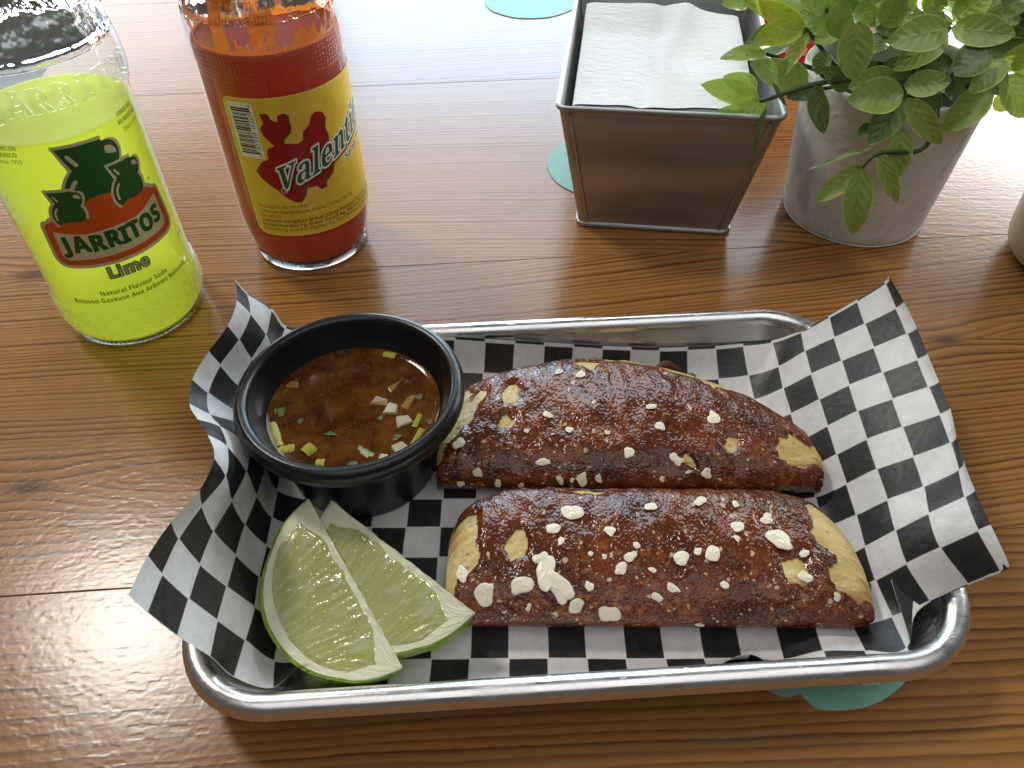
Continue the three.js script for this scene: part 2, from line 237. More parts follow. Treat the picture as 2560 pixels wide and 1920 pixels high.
// ---------- checkered paper liner: sheet of half-inch checks, corner points of the checks in millimetres ----------
const PAPER = [-108.1,52.3,-247.9,-104.2,52.3,-234.6,-105.2,50.5,-222.3,-110.2,47.9,-211,-113.5,45.7,-199.1,-111,46.1,-186.7,-104.5,49.6,-176.4,-97.5,53.2,-166.3,-92,55.3,-155.1,-93.1,55.7,-142.5,-97.8,56.5,-130.9,-100.6,57.5,-119,-101.4,58.7,-106.6,-105.5,44.7,-248.8,-101.2,44.7,-235.6,-103.3,42.5,-223.3,-108.3,40,-212,-110.2,38.2,-199.6,-106,39.6,-187.7,-98.9,43.9,-178,-93.2,46.4,-167,-90.5,47.1,-154.4,-94.8,47.7,-142.6,-98.2,48.3,-130.6,-99,49.4,-118.2,-98.9,50.8,-105.8,-98.3,34.6,-250.9,-98.2,32.4,-237.1,-102,30.1,-225.4,-104.9,27.8,-213.3,-103.7,27.4,-200.6,-97.3,31,-190.1,-92.1,33.2,-178.7,-89.9,34.1,-166.3,-91.8,34.5,-154,-94.6,35.1,-141.9,-95.3,36,-129.5,-94.9,37.5,-117.2,-94.2,39,-104.8,-95.2,22.9,-253,-97.2,20.1,-239.1,-97.5,18.3,-226.7,-96.8,17.9,-214.3,-95.7,18,-202.1,-92.1,19.7,-190.2,-89.3,21,-178,-89.3,21.5,-165.6,-90.5,22,-153.2,-90.5,23,-140.8,-90.1,24.4,-128.6,-89.5,26.1,-116.3,-88.2,27.8,-104.1,-83.1,22.4,-250.5,-86.7,13.2,-239.8,-88.3,9.3,-227.7,-87.6,9,-215.3,-88.2,8,-202.8,-88.2,8,-190,-87.4,8.7,-177.5,-86.6,9.3,-164.9,-85.8,10.5,-152.4,-85.5,11.4,-139.8,-83.9,13.3,-127.6,-83.9,14.6,-115.5,-84,16.1,-103.1,-73,25,-243.7,-74.5,12,-237.9,-76.5,3.2,-228.5,-76.7,2.4,-215.8,-76.8,2.3,-203,-76.9,2.2,-190.3,-76.8,2.1,-177.7,-76.8,2,-165,-76.9,2,-152.2,-77.1,2.1,-139.5,-77.3,2.4,-126.7,-77,3.6,-113.8,-73.7,10.4,-102.2,-60.7,24.3,-242.1,-62.4,11.2,-237,-63.5,2.3,-228.1,-64,2.1,-215.6,-64.2,2.2,-202.9,-64.3,2.2,-190.3,-64.3,2.2,-177.6,-64.4,2.1,-164.9,-64.5,2.1,-152.1,-64.7,2.1,-139.4,-64.8,2.1,-126.8,-64.6,2.2,-114.4,-63.5,13.6,-108.1,-49.2,21.2,-246.4,-50,9.6,-238.2,-50.6,2.2,-227.7,-51.2,2.1,-215.2,-51.5,2.2,-202.7,-51.7,2.2,-190.1,-51.8,2.2,-177.4,-52,2.2,-164.8,-52.1,2.2,-152.1,-52.2,2.2,-139.4,-52.2,2.1,-126.8,-52.1,2,-114.2,-52.5,9.5,-103.7,-36.3,21.8,-246.2,-37.4,9.2,-238.1,-37.9,2.2,-227.4,-38.4,2.2,-214.8,-38.8,2.2,-202.3,-39.1,2.2,-189.8,-39.3,2.2,-177.2,-39.4,2.2,-164.6,-39.6,2.2,-152,-39.7,2.2,-139.4,-39.7,2.2,-126.8,-39.8,2.2,-114.1,-39.9,7,-100.4,-23.5,21.7,-245.8,-24.7,8.6,-238.1,-25.3,2.2,-226.9,-25.7,2.2,-214.5,-26.1,2.2,-202,-26.4,2.2,-189.5,-26.7,2.2,-176.9,-26.9,2.2,-164.4,-27,2.2,-151.8,-27.2,2.2,-139.3,-27.3,2.2,-126.7,-27.3,2.4,-114.1,-27.4,6.9,-99.3,-10.9,20.5,-245.4,-12,7.6,-238.1,-12.6,2.2,-226.5,-13.1,2.2,-214,-13.5,2.2,-201.6,-13.8,2.2,-189.1,-14.1,2.2,-176.6,-14.3,2.2,-164.1,-14.5,2.2,-151.6,-14.6,2.2,-139.1,-14.8,2.2,-126.6,-14.9,2.5,-114,-15.2,8.2,-99.5,1.6,19,-245.6,0.5,6.6,-238.1,0,2.1,-226.1,-0.4,2.2,-213.6,-0.8,2.2,-201.2,-1.1,2.2,-188.8,-1.4,2.2,-176.3,-1.7,2.2,-163.9,-1.9,2.2,-151.4,-2.1,2.2,-138.9,-2.3,2.2,-126.3,-2.5,2.6,-113.8,-2.8,8,-98.7,14,17.6,-245.7,13,5.5,-238,12.6,2.1,-225.7,12.2,2.2,-213.3,11.9,2.2,-200.9,11.5,2.2,-188.4,11.2,2.2,-176,10.9,2.2,-163.6,10.7,2.2,-151.1,10.4,2.2,-138.6,10.2,2.2,-126,10,2.9,-113.5,9.4,9.6,-99,26.4,16.4,-245.7,25.4,4.4,-237.9,25.1,2.2,-225.4,24.8,2.2,-212.9,24.5,2.2,-200.5,24.2,2.2,-188.1,23.9,2.2,-175.7,23.5,2.2,-163.2,23.2,2.2,-150.8,22.9,2.2,-138.2,22.6,2.2,-125.6,22.3,3.2,-113.1,21.7,10.8,-99,38.8,15.2,-245.6,37.9,3.3,-237.7,37.7,2.2,-225.1,37.5,2.2,-212.7,37.2,2.2,-200.2,36.8,2.2,-187.8,36.5,2.2,-175.3,36.1,2.2,-162.9,35.8,2.2,-150.4,35.4,2.2,-137.9,35,2.2,-125.2,34.7,3.5,-112.6,34,11.8,-99,51,14.2,-245.6,50.4,2.4,-237.5,50.3,2.1,-224.9,50.1,2.2,-212.4,49.8,2.2,-199.9,49.5,2.2,-187.5,49.1,2.2,-175,48.7,2.2,-162.5,48.3,2.2,-150,47.9,2.2,-137.5,47.4,2.1,-124.9,47,3.8,-112.3,46.5,12.7,-99.8,63.1,13.4,-245.7,63,1.9,-237.2,62.9,2.1,-224.7,62.7,2.2,-212.2,62.4,2.2,-199.7,62.1,2.2,-187.1,61.7,2.2,-174.6,61.3,2.2,-162.1,60.8,2.2,-149.5,60.3,2.2,-137,59.8,2.1,-124.4,59.2,4.1,-112,58.7,14.9,-102.9,75.2,12.9,-246.3,75.6,2,-237.1,75.5,2.1,-224.5,75.3,2.2,-212,75,2.2,-199.4,74.6,2.2,-186.8,74.2,2.2,-174.2,73.8,2.2,-161.6,73.4,2.2,-149,72.8,2.2,-136.4,72.2,2.1,-123.8,71.4,4.4,-111.7,70.3,18.2,-107,87.3,12.5,-247.2,88.3,2.9,-236.9,88.1,2.1,-224.3,87.8,2.2,-211.7,87.5,2.2,-199.1,87.1,2.2,-186.4,86.8,2.2,-173.8,86.3,2.2,-161.1,85.8,2.2,-148.5,85.2,2.1,-135.8,84.7,2.3,-123,83.6,5.5,-110.6,80.4,15.1,-99.4,99.4,12.3,-248.7,100.7,4.9,-236.7,100.6,3.2,-224.1,100.4,2.4,-211.4,100,2,-198.7,99.6,1.9,-186.1,99.2,1.9,-173.4,98.8,1.8,-160.6,98.3,1.9,-147.9,97.6,2.9,-135.1,96.4,6.3,-122.8,94.7,10.6,-110.8,92.5,16.7,-98.1,111.8,13,-249.5,111.9,10.9,-235.7,110.7,10.7,-223.2,111,9.1,-210.8,111.5,7.2,-198.3,111.6,5.7,-185.7,111.3,4.8,-173,111,3.7,-160.3,110.7,2.7,-147.3,109.8,3,-134.1,108.4,6,-121.1,106.6,12.6,-109.7,104.5,20.9,-99.8,122.6,19.3,-248.5,120.3,20.3,-234.8,119.5,19.7,-222.2,119.6,18.1,-209.7,119.6,16.7,-197.2,119.7,15.2,-184.6,119.9,13.7,-172.1,119.7,12.5,-159.4,118.8,12.1,-146.8,118.4,11.7,-134.3,119.6,11,-121.6,118.5,14.9,-109.3,117,22.5,-98.8,131.7,27.9,-247.7,129.7,28.5,-233.9,129,27.8,-221.2,128.3,27.1,-208.6,127.8,26.1,-196.1,127.5,24.9,-183.5,127.3,23.6,-170.9,127,22.6,-158.4,125.3,22.8,-146,124.5,22.6,-133.6,129.2,18.9,-122.6,130.1,19.4,-109.9,129.6,22.9,-97.7,140.2,37.2,-246.7,139.2,36.5,-232.9,138.8,35.5,-220.2,138.2,34.6,-207.6,137.8,33.6,-195,137.3,32.6,-182.4,136.9,31.6,-169.8,135.7,31.4,-157.2,132.1,33.3,-145.2,131,33.2,-132.7,137,28.7,-122.6,141.1,25.5,-110.9,142.1,24.9,-98,147.8,47.2,-245.5,148.2,45.1,-231.8,148.5,43.3,-219.2,148.3,41.9,-206.7,148,40.6,-194,147.3,40,-181.4,145.9,40.1,-168.7,143.1,41.3,-156.3,139.4,43.2,-144.3,138,43.6,-131.8,140.5,40.6,-119.8,147.4,36.5,-110.2,152.1,32.7,-99,147.6,51.3,-244.8,149.9,48.7,-231.2,151,46.4,-218.8,150.7,45,-206.2,150.5,43.6,-193.7,149.5,43.2,-181,146.4,43.9,-168.8,143.3,45.3,-156.6,141,46.7,-144.2,140.3,46.8,-131.4,141.1,44.5,-118.9,147.9,40.4,-108.9,154.7,35.9,-99.3];
{
  const nu = 26, nv = 13, us = [-23.65], vs = [-0.1]; for (let c = -23; c <= 0; c++) us.push(c); us.push(0.33); for (let k = 1; k <= 12; k++) vs.push(k);
  const col = (j, a) => { const o = []; for (let i = 0; i < nu; i++) o.push(PAPER[(i * nv + j) * 3 + a]); return o; };
  const cols = []; for (let j = 0; j < nv; j++) cols.push([0, 1, 2].map((a) => col(j, a)));
  // the right front corner is folded under itself
  for (const [i, c] of [[25, 0.33], [24, 0], [23, -1], [22, -2]]) { const A = [0, 1, 2].map((a) => PAPER[(i * nv + 10) * 3 + a]), B = [0, 1, 2].map((a) => PAPER[(i * nv + 9) * 3 + a]); for (const [j, f, dy, s] of [[11, 0.35, -3, 0.5], [12, 1.2, -7, 1.5]]) for (let a = 0; a < 3; a++) cols[j][a][i] = mix(A[a], B[a], f) + (a === 1 ? dy : a === 0 ? -s : 0); }
  for (let i = 8; i < 22; i++) for (let a = 0; a < 3; a++) cols[12][a][i] = mix(cols[11][a][i], cols[12][a][i], i > 19 ? 0.25 : 0.75);
  const at = (u, v) => [0, 1, 2].map((a) => cr(cols.map((c) => cr(c[a], u)), v));
  const g = grid(200, 104, (u, v) => { const p = at(u, v); p[1] += 0.25 * (fbm(p[0] / 9, p[2] / 9, 61, 2) - 0.5); return p; }, { uv: (u, v) => [(cr(us, u) + 24) / 25, (cr(vs, v) + 0.5) / 13] });
  const map = colorTex(2000, 1040, (u, v) => {
    const c = u * 25 - 24, k = v * 13 - 0.5, ci = Math.floor(c), ki = Math.floor(k), black = ((ci + ki) % 2 + 2) % 2 === 0;
    const e = Math.min(c - ci, ci + 1 - c, k - ki, ki + 1 - k), n = fbm(c * 4, k * 4, 91, 4), f = fbm(c * 16, k * 16, 95, 2);
    const w = 0.67 + 0.16 * (n - 0.5) + 0.06 * (f - 0.5), white = [w, w * 0.99, w * 0.965], b = 0.020 + 0.022 * (n - 0.4) + 0.012 * (f - 0.5), blk = [b, b, b * 0.98];
    return mix3(black ? white : white, blk, black ? sm(0.004, 0.03, e) : 0);
  });
  const bump = grayTex(512, 512, (u, v) => fbm(u * 60, v * 60, 97, 3)); bump.repeat.set(3, 1.6);
  const liner = thing('paper_liner', 'black and white checkered waxed paper lining the tray with raised side flaps', 'paper liner', [TX, 2, TZ]);
  part('paper_sheet', g, phys({ map, bumpMap: bump, bumpScale: 0.00012, roughness: 0.42, specularIntensity: 0.9 }), liner);
}

// ---------- black ramekin with broth ----------
const RX = -57.5, RZ = -195.6, RY = 2.6;
{
  const ram = thing('ramekin', 'glossy black plastic ramekin with a thick rounded rim full of brown broth', 'ramekin', [RX, RY, RZ]);
  const prof = [...smoothProfile([[0, 0.6], [24, 0.6], [26.6, 0], [27.6, 1.2], [28.6, 7], [31.0, 18], [33.4, 28.5], [35.2, 31.8], [37.8, 33.6], [39.8, 35.6], [40.7, 38.4], [40.2, 41], [38.6, 42.5], [36.8, 42.4], [35.6, 41.2], [34.6, 38.6], [32.6, 33.6], [30.9, 30], [30.2, 24], [28.4, 10], [26, 4.6], [14, 4], [0, 4]], 140)].map(([r, y]) => [r, y + RY]);
  const bm = grayTex(512, 256, (u, v) => 0.5 + 0.6 * (fbm(u * 90, v * 40, 7, 3) - 0.5) * sm(0.75, 0.95, v)); 
  part('bowl', turn(RX, RZ, prof, 120, {}), phys({ color: rgb(0.005, 0.0055, 0.007), roughness: 0.30, specularIntensity: 1, bumpMap: bm, bumpScale: 0.0001 }), ram);

  const broth = thing('broth', 'reddish brown oily broth filling the black ramekin', 'broth', [RX, 33, RZ]);
  const sp = colorTex(1024, 1024, (u, v) => {
    const x = (u - 0.5) * 62, z = (v - 0.5) * 62, n = fbm(x / 7, z / 7, 4, 4), f = vn(x * 2.6, z * 2.6, 8), d = fbm(x / 2, z / 2, 12, 3);
    let c = mix3([0.045, 0.012, 0.003], [0.15, 0.055, 0.008], clamp(n * 1.5 - 0.3)); c = mix3(c, [0.20, 0.10, 0.022], sm(0.72, 0.95, f) * 0.8 * sm(0.3, 0.6, d)); c = mix3(c, [0.03, 0.008, 0.003], sm(0.6, 0.75, fbm(x / 3, z / 3, 31, 3)) * 0.5); return c;
  });
  const bb = grayTex(1024, 1024, (u, v) => { const x = (u - 0.5) * 62, z = (v - 0.5) * 62; return 0.5 + 0.5 * sm(0.7, 1, vn(x * 2.1, z * 2.1, 8)) + 0.25 * sm(0.6, 1, vn(x * 0.9, z * 0.9, 18)); });
  const bg = grid(90, 26, (u, v) => { const a = u * Math.PI * 2, r = 31.2 * v; return [RX + r * Math.sin(a), 33 + 0.9 * Math.pow(v, 26) , RZ + r * Math.cos(a)]; }, { uv: (u, v) => [0.5 + 0.5 * v * Math.sin(u * Math.PI * 2), 0.5 + 0.5 * v * Math.cos(u * Math.PI * 2)] });
  part('broth_surface', bg, phys({ map: sp, bumpMap: bb, bumpScale: 0.000015, roughness: 0.07, ior: 1.36 }), broth);

  // floating pieces: kind, x, z, length, width, turn, label
  const PIECES = [
    ['o', -43.7, -194.6, 4.7, 5.0, -14, 'bright white onion cube with an amber corner, right of the middle of the broth'],
    ['o', -39.0, -188.8, 5.6, 4.4, 19, 'white triangular onion bit just below the amber-cornered onion cube'],
    ['o', -39.0, -175.8, 5.1, 5.5, 38, 'largest white onion square at the lower right edge of the broth'],
    ['o', -44.2, -171.6, 4.0, 3.4, -1, 'small rounded onion bit against the front rim, left of the largest onion square'],
    ['y', -82.8, -208.6, 6.1, 4.1, -8, 'dim pale onion bit at the upper left of the broth'],
    ['y', -38.3, -198.3, 8.1, 3.4, 66, 'long yellowish onion strip slanting at the right of the broth'],
    ['y', -48.4, -199.2, 6.5, 4.5, -15, 'yellow onion flake half sunk left of the white onion cube'],
    ['y', -42.9, -207.1, 9.0, 3.9, 46, 'long sunken brown onion strip in the upper right of the broth'],
    ['s', -83.6, -183.3, 12.0, 3.1, -66, 'long bright yellow green scallion strip along the left rim'],
    ['s', -78.6, -176.6, 5.9, 3.6, 15, 'yellow green scallion flake below the long scallion strip'],
    ['s', -70.9, -176.2, 4.2, 4.6, 52, 'ragged green yellow scallion bit at the lower left of the broth'],
    ['s', -65.8, -170.2, 3.1, 3.4, -1, 'small scallion scrap against the front rim at lower left'],
    ['s', -34.0, -179.6, 11.0, 2.5, 71, 'thin green scallion sliver along the right front rim'],
    ['s', -47.2, -223.4, 5.0, 3.2, -15, 'pale scallion scrap near the far rim of the broth'],
    ['s', -34.2, -188.7, 6.5, 2.1, 74, 'narrow yellowish scallion sliver right of the triangular onion bit'],
    ['c', -84.2, -194.3, 4.6, 5.0, 27, 'dark green cilantro leaf at the left rim above the long scallion strip'],
    ['c', -76.1, -189.6, 2.6, 3.2, -1, 'single small green cilantro bit floating left of the middle'],
    ['c', -47.3, -190.5, 2.6, 3.1, -1, 'small dark cilantro bit just left of the triangular onion bit'],
    ['c', -40.8, -181.2, 3.9, 3.1, 19, 'dark cilantro bit above the largest onion square'],
    ['c', -51.0, -174.6, 8.3, 3.4, -35, 'curled pale green cilantro leaf near the front of the broth'],
    ['c', -54.6, -169.4, 4.1, 3.6, 44, 'dark cilantro clump at the front rim below the curled pale leaf'],
    ['c', -64.2, -183.2, 5.2, 2.0, -8, 'flat olive cilantro streak in the middle left of the broth'],
    ['c', -29.6, -188.2, 3.3, 3.2, -26, 'dark cilantro scrap at the right rim'],
    ['c', -34.2, -200.5, 3.1, 3.3, -1, 'dark cilantro scrap at the upper right of the broth'],
    ['c', -85.0, -204.4, 4.7, 2.6, -14, 'dark cilantro leaf at the left rim under the dim onion bit']];
  const M = {
    o: phys({ color: rgb(0.62, 0.55, 0.36), roughness: 0.2, transmission: 0.25, thickness: 0.003, attenuationColor: rgb(0.9, 0.8, 0.5), attenuationDistance: 0.01, bumpMap: grayTex(128, 128, (u, v) => fbm(u * 3, v * 30, 3, 3)), bumpScale: 0.0001 }),
    y: phys({ color: rgb(0.26, 0.15, 0.03), roughness: 0.2 }), s: phys({ color: rgb(0.34, 0.32, 0.02), roughness: 0.2, bumpMap: grayTex(128, 128, (u, v) => fbm(u * 3, v * 40, 5, 3)), bumpScale: 0.00012 }),
    c: phys({ color: rgb(0.06, 0.13, 0.015), roughness: 0.5 }), p: phys({ color: rgb(0.30, 0.38, 0.17), roughness: 0.5 }),
  };
  const R = rng(77);
  for (const [k, x, z, l, w, deg, label] of PIECES) {
    const kind = k === 'o' || k === 'y' ? 'onion_piece' : k === 's' ? 'scallion_piece' : 'cilantro_leaf', cat = kind.replace('_', ' ');
    const t = thing(kind, label, cat, [x, 33, z], 'garnish pieces floating in the broth'); let g;
    const seed = Math.floor(R() * 1000);
    if (k === 'o' || k === 'y') {
      g = new RoundedBoxGeometry(l, k === 'y' ? 1.6 : 2.6, w, 5, 0.75); const p = g.attributes.position;
      for (let i = 0; i < p.count; i++) { const X = p.getX(i), Z = p.getZ(i); p.setXYZ(i, X * (1 + 0.28 * Z / w), p.getY(i) + 0.5 * (1 - (X / l * 2) ** 2) + 0.6 * (vn(X * 1.3, Z * 1.3, seed) - 0.5), Z * (1 - 0.4 * X / l) + 0.5 * (X / l * 2) ** 2); }
    } else if (k === 's') {
      g = grid(14, 8, (u, v) => { const a = (v - 0.5) * 2.4; return [(u - 0.5) * l, 0.25 + Math.cos(a) * w * 0.35 + 0.2 * (vn(u * 5, v * 3, seed) - 0.5) - 0.5 * w * 0.2, Math.sin(a) * w * 0.55 * (0.85 + 0.3 * vn(u * 4, 2, seed))]; });
    } else {
      g = grid(24, 6, (u, v) => { const a = u * Math.PI * 2, lobe = 0.82 + 0.13 * Math.sin(a * 3 + seed) + 0.10 * Math.sin(a * 7 + seed * 2); return [l * 0.5 * v * lobe * Math.cos(a), 0.35 + 0.8 * v * (vn(u * 7, v * 2, seed) - 0.3), w * 0.5 * v * lobe * Math.sin(a)]; });
    }
    g.computeVertexNormals();
    part(kind.split('_')[1] === 'leaf' ? 'leaf_blade' : 'flesh', place(g, x, k === 'y' ? 32.2 : 32.75, z, deg * Math.PI / 180), (k === 'c' && l > 7) ? M.p : M[k], t);
  }
}

// ---------- lime wedges ----------
{
  const pulpMap = colorTex(768, 384, (u, v) => {
    const bend = u + 0.06 * (v - 0.5) * (u - 0.5) * 4, n = fbm(bend * 34, v * 2.2 + 0.6 * vn(u * 6, v * 3, 3), 21, 3), W = worley(bend * 24, v * 2.6 + 0.5 * vn(u * 8, 2, 5), 25), m = W[0];
    let c = mix3([0.56, 0.58, 0.16], [0.68, 0.69, 0.27], clamp(n * 0.8 + 0.4 * W[1])); c = mix3(c, [0.80, 0.80, 0.52], sm(0.42, 0.75, m) * 0.6); return c;
  });
  const pulpBump = grayTex(768, 384, (u, v) => 0.6 * (1 - sm(0.1, 0.7, worley((u + 0.06 * (v - 0.5) * (u - 0.5) * 4) * 24, v * 2.6 + 0.5 * vn(u * 8, 2, 5), 25)[0])) + 0.35 * fbm(u * 80, v * 24, 28, 3) + 0.3 * sm(0.8, 1, vn(u * 90, v * 50, 33)));
  const pulp = phys({ map: pulpMap, bumpMap: pulpBump, bumpScale: 0.00022, roughness: 0.12, transmission: 0.4, thickness: 0.004, attenuationColor: rgb(0.75, 0.85, 0.3), attenuationDistance: 0.012 });
  const pithMap = colorTex(256, 256, (u, v) => { const n = fbm(u * 14, v * 14, 41, 4); return mix3([0.66, 0.66, 0.44], [0.74, 0.73, 0.55], n); });
  const pith = phys({ map: pithMap, roughness: 0.45, bumpMap: grayTex(256, 256, (u, v) => fbm(u * 30, v * 30, 44, 3)), bumpScale: 0.0003 });
  const rindMap = colorTex(512, 256, (u, v) => { const n = fbm(u * 10, v * 8, 51, 3), d = sm(0.55, 0.8, vn(u * 70, v * 46, 53)); return mix3(mix3([0.20, 0.36, 0.02], [0.40, 0.55, 0.03], n), [0.10, 0.22, 0.015], d * 0.55); });
  const rind = phys({ map: rindMap, roughness: 0.3, bumpMap: grayTex(512, 256, (u, v) => 1 - sm(0.55, 0.85, vn(u * 70, v * 46, 53))), bumpScale: 0.00035, clearcoat: 0.3, clearcoatRoughness: 0.2 });
  function wedge(label, A, B, Rm, hA, hB, f0, f1, seed, tips) {
    const a = new V3(A[0], hA, A[1]), b = new V3(B[0], hB, B[1]), ax = b.clone().sub(a), L = ax.length(); ax.normalize();
    const left = new V3(-ax.z, 0, ax.x).multiplyScalar(1); if (left.x > 0) left.negate();
    const down = new V3().crossVectors(ax, left).normalize(); if (down.y > 0) down.negate();
    const mid = a.clone().add(b).multiplyScalar(0.5);
    const rho = (t) => { const e = Math.max(0, 1 - Math.pow(Math.abs(t), 2.1)), k = Math.pow(Math.abs(t), 8); return Rm * Math.pow(e, 0.62) * (1 - 0.2 * k) + tips * sm(0.72, 0.97, Math.abs(t)) * Math.sqrt(Math.max(0, 1 - t * t)) * 1.4; };
    const at = (t, r, ph, lift = 0) => { const d = left.clone().multiplyScalar(Math.cos(ph)).addScaledVector(down, Math.sin(ph)), nn = left.clone().multiplyScalar(Math.sin(ph)).addScaledVector(down, -Math.cos(ph)); const p = mid.clone().addScaledVector(ax, t * L / 2).addScaledVector(d, r).addScaledVector(nn, lift); return [p.x, p.y, p.z]; };
    const T = thing('lime_wedge', label, 'lime wedge', [mid.x, 3, mid.z], 'lime wedges on the checkered paper');
    const wob = (t, ph) => 1 + 0.02 * (vn(t * 5 + 9, ph * 4, seed) - 0.5);
    // rind: closed shell between R - 1.1 and R
    const shell = (r0, r1, p0, p1) => {
      const out = grid(70, 24, (u, v) => at(u * 2 - 1, Math.max(0.3, rho(u * 2 - 1) * wob(u, v) + r1), mix(p0, p1, v)));
      const inn = grid(70, 24, (u, v) => at(u * 2 - 1, Math.max(0.2, rho(u * 2 - 1) * wob(u, v) + r0), mix(p0, p1, v)));
      const e = [p0, p1].map((ph, k) => grid(70, 2, (u, v) => at(u * 2 - 1, Math.max(0.2, rho(u * 2 - 1) * wob(u, k) + mix(r0, r1, v)), ph)));
      return mergeGeometries([out, inn, ...e]);
    };
    part('rind', shell(-1.3, 0, f0, f1), rind, T);
    // pith body with its two cut faces
    const body = [grid(60, 20, (u, v) => at(u * 2 - 1, Math.max(0.1, rho(u * 2 - 1) * wob(u, v) - 1.25), mix(f0, f1, v)))];
    for (const [ph, sgn] of [[f0, 1], [f1, -1]]) body.push(grid(80, 24, (u, v) => { const t = u * 2 - 1, r = Math.max(0.1, rho(t) * wob(u, ph === f0 ? 0 : 1) - 1.25), q = v; const near = 1 - sm(0.0, 0.16, q); return at(t, r * q - near * 0.4 * (fbm(u * 30, 1, seed + 3, 2)), ph, sgn * (0.25 * (fbm(u * 20, v * 9, seed, 2) - 0.5) + near * 0.9 * (fbm(u * 24, 5, seed + 6, 2) - 0.35))); }));
    part('pith', mergeGeometries(body), pith, T);
    for (const [ph, sgn] of [[f0, 1], [f1, -1]]) {
      const pg = grid(110, 46, (u, v) => {
        const t = (u * 2 - 1) * 0.85 * (1 - 0.10 * v), r = rho(t), lo = 0.9 + 0.7 * fbm(u * 9, 2, seed + 8, 2) + 4.5 * sm(0.55, 1.0, Math.abs(t) / 0.85), hi = Math.max(lo + 0.2, r - 3.7 - 0.6 * fbm(u * 7, 4, seed + 5, 2));
        const ed = Math.min(1, Math.min(u, 1 - u) * 14, Math.min(v, 1 - v) * 9), dome = Math.sqrt(1 - (1 - ed) ** 2);
        return at(t, mix(lo, hi, v), ph, sgn * (-0.35 + dome * (0.75 + 0.35 * (fbm(u * 26, v * 2.2, seed + 11, 2) - 0.5))));
      });
      part('pulp', pg, pulp, T);
    }
    return T;
  }
  wedge('left lime wedge with glistening pulp, lying in front over the other wedge', [-70.5, -162], [-34, -104.5], 30.5, 24, 17, 0.24, 1.32, 3, 3.2);
  wedge('right lime wedge with smoother pale pulp, tucked beside the taco end', [-62.5, -161], [-12.6, -119.2], 33, 24, 22, 0.3, 1.3, 8, 3.4);
}

